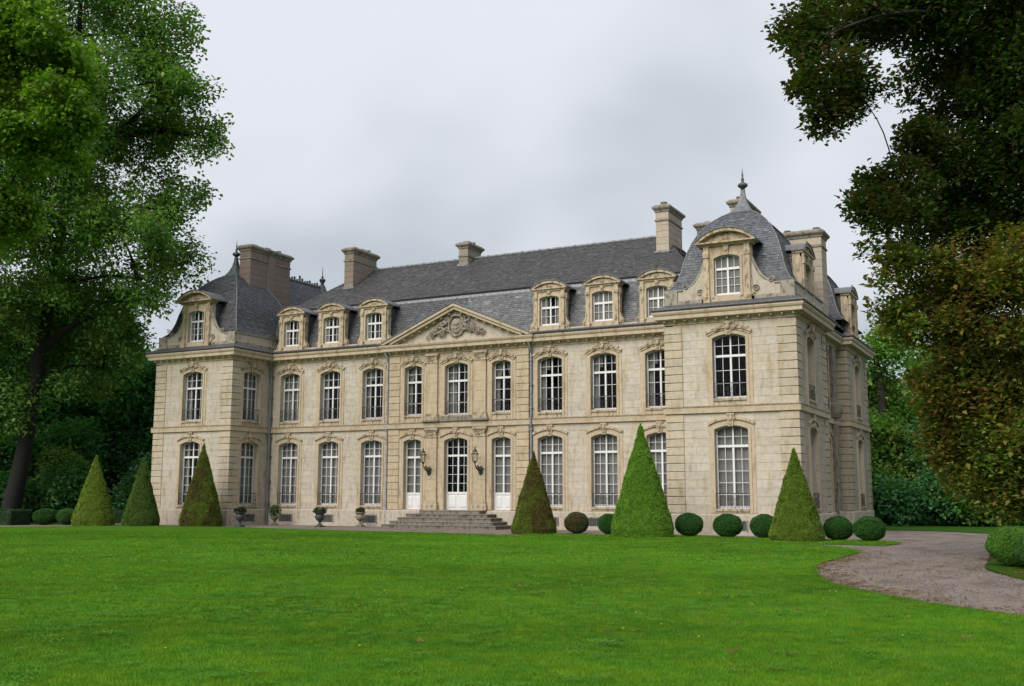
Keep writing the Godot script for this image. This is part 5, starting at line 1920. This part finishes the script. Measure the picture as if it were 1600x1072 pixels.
		for k in 6:
			var a := TAU * k / 6
			var e := Vector3(sin(a), 0, cos(a))
			cg.tube([c + e * 0.13 + Vector3.UP * 0.12, c + e * 0.20 + Vector3.UP * 0.55, c + e * 0.12 + Vector3.UP * 0.72, c + Vector3.UP * 0.86], [0.016, 0.016, 0.014, 0.014], 4)
		cg.lathe([Vector2(0.21, 0.54), Vector2(0.225, 0.57), Vector2(0.205, 0.6)], c, 12)
		cg.lathe([Vector2(0.15, 0.68), Vector2(0.12, 0.78), Vector2(0.03, 0.88), Vector2(0.05, 0.93), Vector2(0.0, 1.02)], c, 8)
		put("cage", cg, M.iron, ln)
		var gg := MB.new()
		gg.lathe([Vector2(0.12, 0.14), Vector2(0.19, 0.54)], c, 6)
		put("glass_pane", gg, M.glass, ln)


func leaf_ball(parent: Node, at: Vector3, r: Vector3, n: int, c: Color, sd: int) -> void:
	var g := RandomNumberGenerator.new()
	g.seed = sd
	var tf := []
	var cs := []
	for i in n:
		var e := Vector3(g.randfn(), g.randfn(), g.randfn()).normalized() * pow(g.randf(), 0.35)
		var b := Basis.from_euler(Vector3(g.randf() * TAU, g.randf() * TAU, g.randf() * TAU))
		tf.append(Transform3D(b.scaled(Vector3.ONE * g.randf_range(0.7, 1.3)), at + e * r))
		cs.append(tone(c, g.randf_range(0.6, 1.5)))
	scatter("leaves", BOX, M.leaf, tf, cs, parent)


func urn(label: String, at: Vector3, s: float, c: Color, leaf: Color, spread: float) -> void:
	var o := thing("garden_urn", label, "urn", at, "urns along the facade")
	var ft := MB.new()
	ft.col = c
	ft.t = Transform3D(Basis.IDENTITY.scaled(Vector3(s, s, s)), Vector3.ZERO)
	ft.box(Vector3(-0.24, 0, -0.24), Vector3(0.24, 0.09, 0.24), 0.02)
	ft.lathe([Vector2(0.22, 0.09), Vector2(0.2, 0.13), Vector2(0.09, 0.2), Vector2(0.07, 0.3), Vector2(0.11, 0.34), Vector2(0.08, 0.36)], Vector3.ZERO, 16)
	put("foot", ft, M.iron if c.r < 0.1 else M.weathered, o)
	var bw := MB.new()
	bw.col = c
	bw.t = ft.t
	bw.lathe([Vector2(0.08, 0.36), Vector2(0.2, 0.42), Vector2(0.28, 0.54), Vector2(0.29, 0.66), Vector2(0.25, 0.76), Vector2(0.27, 0.84), Vector2(0.36, 0.9), Vector2(0.35, 0.94), Vector2(0.26, 0.9), Vector2(0.0, 0.84)], Vector3.ZERO, 20)
	for e in [-1.0, 1.0]:
		scroll(bw, Vector3(e * 0.3, 0.6, 0), 0.1, 1.2, 0.025, e)
	put("bowl", bw, M.iron if c.r < 0.1 else M.weathered, o)
	leaf_ball(o, Vector3(0, 1.02 * s, 0), Vector3(spread, 0.24, spread), 420, leaf, int(absf(at.x * 7)))


# ------------------------------------------------------------------ trees
func leaf_mesh(n: int, r: float, len: float, wid: float, sd: int) -> ArrayMesh:
	var g := RandomNumberGenerator.new()
	g.seed = sd
	var mb := MB.new()
	for i in n:
		var p := Vector3(g.randfn(), g.randfn() * 0.8, g.randfn()) * r * 0.55
		var d := Vector3(g.randf_range(-1, 1), g.randf_range(-1.1, 0.35), g.randf_range(-1, 1)).normalized() * len * g.randf_range(0.65, 1.25)
		var s := d.cross(Vector3(g.randf_range(-0.6, 0.6), 1, g.randf_range(-0.6, 0.6))).normalized() * wid * g.randf_range(0.7, 1.2)
		var dip := Vector3.UP * wid * 0.35
		var f := g.randf_range(0.72, 1.3)
		mb.col = Color(f * g.randf_range(0.92, 1.1), f, f * g.randf_range(0.85, 1.1))
		var mid := p + d * 0.45
		mb.tri(p, mid + s + dip, p + d)
		mb.tri(p, p + d, mid - s + dip)
	return mb.mesh()


# lobes: [x, y, z, radius, (colour index)]; the crown is filled with leaf sprays, gated by noise so that the sky shows through
func crown(parent: Node, lobes: Array, mesh: Mesh, dens: float, cols: Array, gate: float, sd: int, size := 1.0, base := Vector3.ZERO, sats := 0) -> void:
	var g := RandomNumberGenerator.new()
	g.seed = sd
	var nz := FastNoiseLite.new()
	nz.seed = sd
	nz.frequency = 0.32 / size
	nz.fractal_octaves = 3
	var tf := []
	var cs := []
	var all := lobes.duplicate()
	if sats > 0:
		for l in lobes:
			for i in sats:
				var d := Vector3(g.randfn(), g.randfn() * 0.8 - 0.35, g.randfn()).normalized() * float(l[3]) * g.randf_range(0.85, 1.15)
				all.append([l[0] + d.x, l[1] + d.y, l[2] + d.z, l[3] * g.randf_range(0.22, 0.42), l[4] if l.size() > 4 else 0])
	for l in all:
		var c := Vector3(l[0], l[1], l[2]) - base
		var r: float = l[3]
		for i in int(dens * r * r):
			var e := Vector3(g.randfn(), g.randfn(), g.randfn()).normalized() * pow(g.randf(), 0.45)
			var q := c + e * r * Vector3(1, 0.88, 1)
			var k := nz.get_noise_3d(q.x, q.y, q.z)
			if k < gate - 0.25 * (1.0 - e.length()): continue
			if q.y + base.y < 0.1: continue
			var b := Basis(Vector3.UP, g.randf() * TAU) * Basis(Vector3.RIGHT, g.randf_range(-0.5, 0.5)) * Basis(Vector3.BACK, g.randf_range(-0.5, 0.5))
			tf.append(Transform3D(b.scaled(Vector3.ONE * g.randf_range(0.75, 1.25)), q))
			var ci: int = l[4] if l.size() > 4 else 0
			var set: Array = cols[ci]
			var cc: Color = set[g.randi() % set.size()]
			var k2 := nz.get_noise_3d(q.x * 1.7 + 40.0, q.y * 1.7, q.z * 1.7)
			cs.append(tone(cc, (1.0 + 0.45 * k2) * g.randf_range(0.8, 1.2)))
	scatter("crown", mesh, M.leaf, tf, cs, parent)


func limb(mb: MB, pts: Array, base: Vector3, sides := 9) -> void:
	var p := []
	var r := []
	for i in pts.size() - 1:
		var a := Vector3(pts[i][0], pts[i][1], pts[i][2]) - base
		var b := Vector3(pts[i + 1][0], pts[i + 1][1], pts[i + 1][2]) - base
		var pre := a if i == 0 else Vector3(pts[i - 1][0], pts[i - 1][1], pts[i - 1][2]) - base
		var post := b if i + 2 >= pts.size() else Vector3(pts[i + 2][0], pts[i + 2][1], pts[i + 2][2]) - base
		for k in 4:
			p.append(a.cubic_interpolate(b, pre, post, k / 4.0))
			r.append(lerpf(pts[i][3], pts[i + 1][3], k / 4.0))
	var e: Array = pts[pts.size() - 1]
	p.append(Vector3(e[0], e[1], e[2]) - base)
	r.append(e[3])
	mb.tube(p, r, sides)


func _reach(l: Array, nodes: Array) -> float:
	var best := 1e9
	for a in nodes:
		best = minf(best, a.distance_to(Vector3(l[0], l[1], l[2])))
	return best


# thin boughs from the nearest point of the trunk line to every lobe
func boughs(mb: MB, trunk: Array, lobes: Array, base: Vector3, sd: int, thick := 0.10) -> void:
	var g := RandomNumberGenerator.new()
	g.seed = sd
	var nodes := []
	for i in trunk.size() - 1:
		for k in 5:
			nodes.append(Vector3(trunk[i][0], trunk[i][1], trunk[i][2]).lerp(Vector3(trunk[i + 1][0], trunk[i + 1][1], trunk[i + 1][2]), k / 5.0))
	var order := lobes.duplicate()
	var foot := nodes.duplicate()
	order.sort_custom(func(p, q): return _reach(p, foot) < _reach(q, foot))
	for l in order:
		var c := Vector3(l[0], l[1], l[2])
		var best := Vector3.ZERO
		var bd := 1e9
		for a in nodes:
			var d: float = a.distance_to(c) + maxf(a.y - c.y, 0.0) * 0.6
			if d < bd:
				bd = d
				best = a
		nodes.append(c)
		var r: float = l[3]
		var m := best.lerp(c, 0.5) + Vector3(g.randf_range(-0.1, 0.1), 0.08, g.randf_range(-0.1, 0.1)) * best.distance_to(c)
		limb(mb, [[best.x, best.y, best.z, thick * (0.8 + 0.25 * r)], [m.x, m.y, m.z, thick * 0.8], [c.x, c.y, c.z, thick * 0.5]], base, 6)
		for k in 6:
			var e := Vector3(g.randfn(), g.randfn() * 0.7 + 0.2, g.randfn()).normalized() * r * 0.85
			var q := c + e
			var h := c.lerp(q, 0.5) + Vector3(g.randf_range(-0.2, 0.2), 0.1, g.randf_range(-0.2, 0.2)) * r * 0.4
			limb(mb, [[c.x, c.y, c.z, thick * 0.45], [h.x, h.y, h.z, thick * 0.28], [q.x, q.y, q.z, thick * 0.1]], base, 5)


func tree(called: String, label: String, base: Vector3, trunk: Array, limbs: Array, lobes: Array, mesh: Mesh, dens: float, cols: Array, gate: float, sd: int, size := 1.0, bark := Color(0.06, 0.052, 0.042), group := "", thick := 0.1) -> void:
	var o := thing(called, label, "tree", base, group)
	var tb := MB.new()
	tb.col = bark
	limb(tb, trunk, base, 14)
	put("trunk", tb, M.bark, o)
	var lb := MB.new()
	lb.col = tone(bark, 0.9)
	for l in limbs:
		limb(lb, l, base, 8)
	boughs(lb, trunk, lobes, base, sd, thick)
	put("limbs", lb, M.bark, o)
	crown(o, lobes, mesh, dens, cols, gate, sd, size, base, 2 if size > 1.0 else 4)


func bush(called: String, label: String, base: Vector3, h: float, w: float, mesh: Mesh, dens: float, cols: Array, sd: int, cat := "tree", group := "", gate := -0.35) -> void:
	# a broad tree or shrub leafed to the ground
	var g := RandomNumberGenerator.new()
	g.seed = sd
	var o := thing(called, label, cat, base, group)
	var tb := MB.new()
	tb.col = Color(0.045, 0.04, 0.033)
	var lobes := []
	var n := 9 if h > 5.0 else 5
	for i in n:
		var f := (i + 0.5) / n
		var a := g.randf() * TAU
		var rr := w * (0.62 - 0.4 * f)
		var r := w * (0.62 - 0.27 * f) * g.randf_range(0.85, 1.15)
		lobes.append([base.x + cos(a) * rr, r * 0.7 + f * (h - r * 1.5), base.z + sin(a) * rr, r, 0])
	limb(tb, [[base.x, -0.1, base.z, 0.035 * h], [base.x + 0.1 * w, h * 0.4, base.z, 0.025 * h], [base.x, h * 0.85, base.z, 0.01 * h]], base, 8)
	put("trunk", tb, M.bark, o)
	crown(o, lobes, mesh, dens, cols, gate, sd, w * 0.25, base)


func build_trees() -> void:
	var fine := leaf_mesh(15, 0.66, 0.33, 0.105, 11)      # plane tree sprays
	var mid := leaf_mesh(13, 0.75, 0.38, 0.13, 12)
	var near := leaf_mesh(8, 0.30, 0.20, 0.065, 13)       # the chestnut by the drive
	var soft := leaf_mesh(9, 0.42, 0.26, 0.09, 14)
	# big leaning tree on the left
	var t1 := [[-33.55, -0.2, 6.1, 0.86], [-33.33, 0.8, 6.14, 0.66], [-32.06, 5.29, 6.32, 0.54], [-30.75, 11.61, 6.67, 0.46], [-29.36, 17.48, 6.9, 0.39], [-28.3, 22.44, 7.16, 0.33], [-27.67, 26.51, 7.49, 0.28], [-27.02, 31.47, 7.97, 0.22], [-26.52, 35.99, 8.44, 0.16], [-26.04, 41.4, 9.08, 0.08]]
	var l1 := [[-22.4, 34.19, 5.99, 3.9], [-18.9, 30.26, 5.71, 2.35], [-18.9, 27.2, 2.96, 1.6], [-24.3, 27.97, 2.54, 3.4], [-21.91, 22.0, 3.73, 2.3], [-22.7, 18.83, 1.27, 1.95], [-21.9, 16.6, 6.1, 2.6], [-31.39, 15.93, 3.15, 4.6], [-25.87, 19.81, 11.16, 4.3], [-31.21, 24.77, 3.36, 4.9], [-23.51, 28.99, 9.14, 4.6], [-32.81, 33.04, 6.7, 5.1], [-35.72, 15.14, 4.15, 4.2], [-25.6, 13.6, 4.09, 2.2], [-25.3, 39.15, 8.32, 5.2], [-26.21, 24.12, 13.18, 4.0], [-21.3, 19.4, 8.53, 2.9], [-33.18, 38.74, 10.11, 5.9], [-35.19, 30.1, 12.03, 5.6], [-35.87, 20.5, 10.69, 5.6], [-38.5, 24.5, 8.0, 5.2], [-34.5, 13.0, 10.5, 3.4], [-29.0, 11.3, 2.5, 3.0], [-38.5, 12.5, 9.0, 4.0], [-29.5, 21.0, 11.5, 3.2], [-26.5, 16.5, 8.0, 2.6], [-32.0, 8.6, 8.6, 2.4], [-36.5, 8.0, 9.0, 3.0], [-35.0, 11.5, 11.5, 2.6], [-30.2, 15.0, 10.0, 2.4]]
	var m1 := [[[-27.92, 25.15, 7.4, 0.32], [-25.72, 26.74, 6.51, 0.24], [-24.4, 27.19, 5.89, 0.21], [-22.02, 27.65, 4.72, 0.14], [-19.63, 27.2, 3.39, 0.07]], [[-27.92, 25.15, 7.4, 0.32], [-25.3, 26.96, 6.32, 0.24], [-23.36, 28.77, 5.6, 0.18], [-21.83, 30.58, 5.1, 0.14], [-19.94, 31.71, 4.29, 0.07]], [[-30.64, 12.06, 6.69, 0.36], [-29.66, 12.97, 6.32, 0.3], [-28.17, 14.1, 5.72, 0.2], [-24.86, 15.23, 4.17, 0.09]]]
	var g1 := [Color(0.118, 0.245, 0.060), Color(0.153, 0.292, 0.068), Color(0.098, 0.199, 0.060), Color(0.199, 0.300, 0.068)]
	tree("plane_tree", "very tall leafy tree with a leaning dark trunk left of the house", Vector3(-33.5, 0, 6.1), t1, m1, l1, fine, 38.0, [g1], -0.03, 21, 1.3, Color(0.022, 0.020, 0.018))
	# a nearer, yellower tree whose branches reach in at the upper left
	var l2 := [[-5.64, 22.0, 28.29, 2.2], [-3.6, 18.86, 27.73, 1.4], [-6.07, 17.34, 26.61, 1.5], [-4.57, 21.02, 26.42, 1.35], [-7.81, 19.23, 28.97, 2.8], [-7.9, 14.6, 26.91, 1.5], [-3.9, 18.0, 26.62, 0.95], [-7.82, 22.83, 29.56, 2.6], [-8.9, 14.0, 28.38, 2.2]]
	var t2 := [[-14.5, -0.2, 27.0, 0.6], [-14.0, 6.0, 27.2, 0.48], [-12.6, 13.0, 27.6, 0.38], [-10.6, 18.0, 28.2, 0.27], [-8.8, 22.0, 28.6, 0.14]]
	tree("maple_tree", "yellow green tree whose near boughs hang into the upper left corner", Vector3(-14.5, 0, 27.0), t2, [], l2, soft, 125.0, [[Color(0.144, 0.264, 0.025), Color(0.176, 0.290, 0.029), Color(0.105, 0.211, 0.025)]], -0.26, 22, 0.8, Color(0.055, 0.048, 0.04), "", 0.06)
	# chestnut on the right
	var l4 := [[27.72, 15.6, 26.84, 1.0, 1], [28.5, 13.98, 27.27, 1.0, 1], [28.24, 12.75, 27.24, 0.62, 1], [29.0, 13.7, 25.84, 0.72, 1], [28.9, 16.78, 24.19, 1.4, 1], [30.39, 16.98, 23.38, 1.5, 0], [31.37, 15.78, 20.39, 2.0, 1], [30.39, 12.71, 22.74, 1.0, 1], [29.72, 11.13, 23.97, 1.1, 1], [29.3, 10.19, 25.16, 0.78, 1], [29.48, 8.9, 23.72, 1.0, 2], [30.77, 10.94, 19.96, 2.1, 0], [32.54, 12.73, 20.41, 2.4, 0], [29.45, 7.45, 23.47, 0.72, 2], [30.55, 7.65, 21.8, 1.55, 3], [32.19, 8.25, 22.15, 2.2, 3], [31.65, 5.46, 20.87, 1.9, 3], [31.0, 3.8, 19.83, 1.25, 2], [32.3, 3.5, 21.35, 1.5, 2], [33.49, 15.39, 21.5, 2.3, 0], [30.35, 5.5, 21.59, 0.8, 3], [34.47, 11.42, 20.33, 2.5, 0], [34.14, 6.46, 19.69, 2.4, 3], [35.14, 16.19, 20.76, 2.5, 0], [32.81, 18.57, 22.37, 2.3, 0], [30.32, 18.57, 23.68, 1.9, 0], [36.5, 13.5, 17.0, 2.8, 0], [36.8, 8.5, 17.2, 2.8, 0], [37.5, 17.0, 19.0, 2.6, 0], [34.0, 19.5, 18.0, 2.6, 0], [30.9, 2.6, 20.0, 1.0, 2], [32.3, 2.0, 21.0, 1.1, 2], [33.6, 2.3, 20.5, 1.4, 2], [30.1, 3.6, 20.6, 0.7, 3]]
	var t4 := [[34.9, -0.2, 17.2, 0.55], [34.8, 1.2, 17.3, 0.42], [34.5, 5.0, 18.2, 0.38], [34.2, 10.0, 19.2, 0.32], [33.9, 14.5, 20.2, 0.24], [33.6, 18.5, 21.0, 0.14], [33.2, 21.0, 21.6, 0.06]]
	var m4 := [[[33.8, 15.0, 20.3, 0.12], [31.6, 16.6, 23.0, 0.08], [29.9, 16.2, 25.4, 0.05], [28.3, 15.2, 27.0, 0.03]], [[34.5, 6.0, 18.4, 0.17], [32.6, 7.0, 20.8, 0.11], [30.6, 7.2, 22.0, 0.06]]]
	var c4 := [[Color(0.045, 0.085, 0.018), Color(0.055, 0.11, 0.02), Color(0.065, 0.065, 0.02), Color(0.05, 0.11, 0.022)],
		[Color(0.062, 0.078, 0.022), Color(0.055, 0.092, 0.02), Color(0.09, 0.06, 0.022), Color(0.055, 0.11, 0.022)],
		[Color(0.196, 0.230, 0.034), Color(0.127, 0.230, 0.034), Color(0.230, 0.184, 0.040), Color(0.115, 0.184, 0.034)],
		[Color(0.253, 0.230, 0.046), Color(0.161, 0.230, 0.039), Color(0.276, 0.172, 0.046), Color(0.127, 0.196, 0.034), Color(0.138, 0.103, 0.032)]]
	tree("chestnut_tree", "near dark tree with reddening autumn leaves filling the right edge", Vector3(34.9, 0, 17.2), t4, m4, l4, near, 255.0, c4, -0.2, 24, 0.55, Color(0.035, 0.031, 0.027), "", 0.024)
	# woodland behind: left of the house
	var dark := [Color(0.084, 0.237, 0.091), Color(0.106, 0.296, 0.106), Color(0.073, 0.190, 0.086)]
	var blue := [Color(0.089, 0.274, 0.086), Color(0.120, 0.300, 0.100), Color(0.070, 0.210, 0.073)]
	var fresh := [Color(0.161, 0.300, 0.073), Color(0.226, 0.300, 0.081), Color(0.131, 0.300, 0.064)]
	var lw := [
		["dark woodland tree cut off by the left edge, behind the leaning trunk", -44.5, 0.5, 17.0, 5.5, 0], ["dark tall woodland tree just left of the leaning trunk, farther back", -51.0, -8.0, 21.0, 6.5, 0],
		["bluish green leafy tree behind the farthest left cone", -38.5, -1.5, 12.0, 5.0, 1], ["tall dark tree rising behind the bluish tree", -50.0, -14.0, 22.0, 7.0, 0],
		["dark tree between the leaning trunk and the left pavilion", -36.5, -5.5, 17.0, 5.6, 0], ["dark tree close to the left pavilion's outer wall", -33.0, -9.5, 17.5, 5.2, 0],
		["far dark tree standing behind the left pavilion", -43.0, -22.0, 22.0, 7.0, 0], ["lighter green tree low behind the hedge", -41.5, 3.2, 8.0, 3.8, 2],
		["woodland tree beyond the left edge of the picture", -55.0, 8.0, 19.0, 6.5, 0]]
	for i in lw.size():
		var e: Array = lw[i]
		bush("woodland_tree", e[0], Vector3(e[1], 0, e[2]), e[3], e[4], mid, 46.0, [[dark, blue, fresh][e[5]]], 300 + i, "tree", "trees of the wood left of the house")
	var sh := [["dark bluish shrub at the foot of the leaning trunk", -35.5, 5.0, 3.4, 2.4, 1], ["leafy green shrub behind the two left box balls", -31.5, 2.0, 4.4, 2.6, 1], ["dark shrub behind the gap between the two left cones", -29.3, -2.5, 5.0, 2.4, 0], ["dark shrub against the left pavilion's outer corner", -27.0, -5.0, 5.5, 2.4, 0], ["pale leaved shrub under the leaning trunk's right side", -33.6, 1.5, 5.4, 2.6, 2], ["shrub left of the long hedge, at the picture's edge", -40.0, 9.0, 3.6, 2.6, 1]]
	for i in sh.size():
		var e: Array = sh[i]
		bush("woodland_shrub", e[0], Vector3(e[1], 0, e[2]), e[3], e[4], fine, 90.0, [[dark, blue, fresh][e[5]]], 340 + i, "shrub", "shrubs at the edge of the wood")
	# right of the house, beyond the drive
	var rw := [
		["hazy green tree just right of the house's rear corner", 21.3, -26.0, 15.5, 4.4, 2, -0.12], ["rounded green tree beyond the drive, second from the house", 25.2, -31.0, 14.5, 4.6, 2, -0.2],
		["dark green tree in the middle of the far wood edge", 27.0, -24.5, 11.5, 4.2, 0, -0.3], ["tall far tree between house and chestnut", 26.5, -45.0, 21.0, 6.0, 2, -0.15],
		["dark tree beyond the drive behind the chestnut's low boughs", 32.5, -26.0, 14.0, 5.0, 0, -0.3], ["far dark tree near the right edge", 38.5, -30.0, 17.0, 6.0, 0, -0.3],
		["wood edge tree beyond the right edge of the picture", 46.0, -26.0, 17.0, 6.0, 0, -0.3], ["far tree hidden behind the house's rear corner", 14.0, -46.0, 19.0, 6.0, 2, -0.3]]
	for i in rw.size():
		var e: Array = rw[i]
		bush("park_tree", e[0], Vector3(e[1], 0, e[2]), e[3], e[4], mid, 50.0, [[dark, blue, fresh][e[5]]], 400 + i, "tree", "trees beyond the drive", e[6])
	var rs := [["low dark shrub at the wood edge nearest the house", 22.8, -19.3, 3.0, 2.2, 0], ["low dark shrub second along the wood edge", 25.4, -20.0, 3.6, 2.4, 0], ["fresh green shrub in the middle of the wood edge", 28.4, -20.3, 3.8, 2.5, 2], ["bright leaved shrub below the chestnut's boughs", 31.2, -20.8, 3.6, 2.5, 2], ["dark shrub at the right end of the far grass", 34.4, -21.2, 3.8, 2.6, 0], ["shrub beyond the far grass, behind the box bushes", 38.0, -21.5, 4.2, 2.8, 2]]
	for i in rs.size():
		var e: Array = rs[i]
		bush("park_shrub", e[0], Vector3(e[1], 0, e[2]), e[3], e[4], fine, 80.0, [[dark, blue, fresh][e[5]]], 440 + i, "shrub", "shrubs at the far edge of the grass")
	# the wood that closes the view behind everything
	var wood := []
	var g := RandomNumberGenerator.new()
	g.seed = 77
	for i in 60:
		var x := lerpf(-125.0, 110.0, (i + 0.5) / 60.0) + g.randf_range(-2, 2)
		var z := -62.0 + (18.0 if x < -40.0 else 0.0) + g.randf_range(-6, 6)
		var hh := g.randf_range(11.0, 16.0)
		if x < -30.0: hh += 5.0
		for k in 3:
			wood.append([x + g.randf_range(-2, 2), hh * (0.2 + 0.3 * k), z + g.randf_range(-2, 2), g.randf_range(3.6, 5.2), 0])
	for i in 16:
		for k in 3:
			wood.append([-66.0 + g.randf_range(-5, 5), 3.0 + 5.5 * k, -45.0 + i * 5.0, 5.2, 0])
	var wn := group_node("woodland", self)
	crown(wn, wood, leaf_mesh(14, 1.3, 0.75, 0.26, 15), 11.0, [dark + fresh], -0.5, 78, 2.0)
	# crown() names its mesh; as the far wood it is one mass
	wn.get_child(0).name = "distant_wood"
	var dm := wn.get_child(0)
	wn.remove_child(dm)
	remove_child(wn)
	wn.free()
	dm.set_meta("label", "dark continuous wood closing the view far behind the house")
	dm.set_meta("category", "wood")
	add_child(dm, true)


# ------------------------------------------------------------------ all together
func _ready() -> void:
	rng.seed = 4711
	# camera
	var cam := Camera3D.new()
	cam.name = "camera"
	var yaw := 0.4835
	var pitch := 0.1441
	var f0 := Vector3(-sin(yaw), 0, -cos(yaw))
	var fw := f0 * cos(pitch) + Vector3.UP * sin(pitch)
	var u0 := Vector3.UP * cos(pitch) - f0 * sin(pitch)
	var r0 := Vector3(cos(yaw), 0, -sin(yaw))
	var rt := r0 * cos(0.0015) + u0 * sin(0.0015)
	var up := u0 * cos(0.0015) - r0 * sin(0.0015)
	cam.transform = Transform3D(Basis(rt, up, -fw), Vector3(33.703, 1.971, 56.845))
	cam.fov = 36.104
	cam.near = 0.1
	cam.far = 2500.0
	add_child(cam)
	# overcast sky, a weak wide sun behind the clouds at the front left, exposure
	var we := WorldEnvironment.new()
	we.name = "world"
	var env := Environment.new()
	env.background_mode = Environment.BG_SKY
	env.sky = make_sky()
	env.tonemap_mode = Environment.TONE_MAPPER_LINEAR
	env.tonemap_exposure = 2.6
	env.sdfgi_enabled = true
	env.ssao_enabled = true
	env.ssil_enabled = true
	we.environment = env
	add_child(we)
	var sun := DirectionalLight3D.new()
	sun.name = "sun"
	sun.light_energy = 0.5
	sun.light_color = Color(1.0, 0.97, 0.93)
	sun.light_angular_distance = 50.0
	sun.shadow_enabled = true
	sun.basis = Basis.looking_at(-Vector3(-0.12, 0.62, 0.80).normalized(), Vector3.UP)
	add_child(sun)
	make_materials()
	build_ground()
	build_house()
	build_garden()
	build_trees()
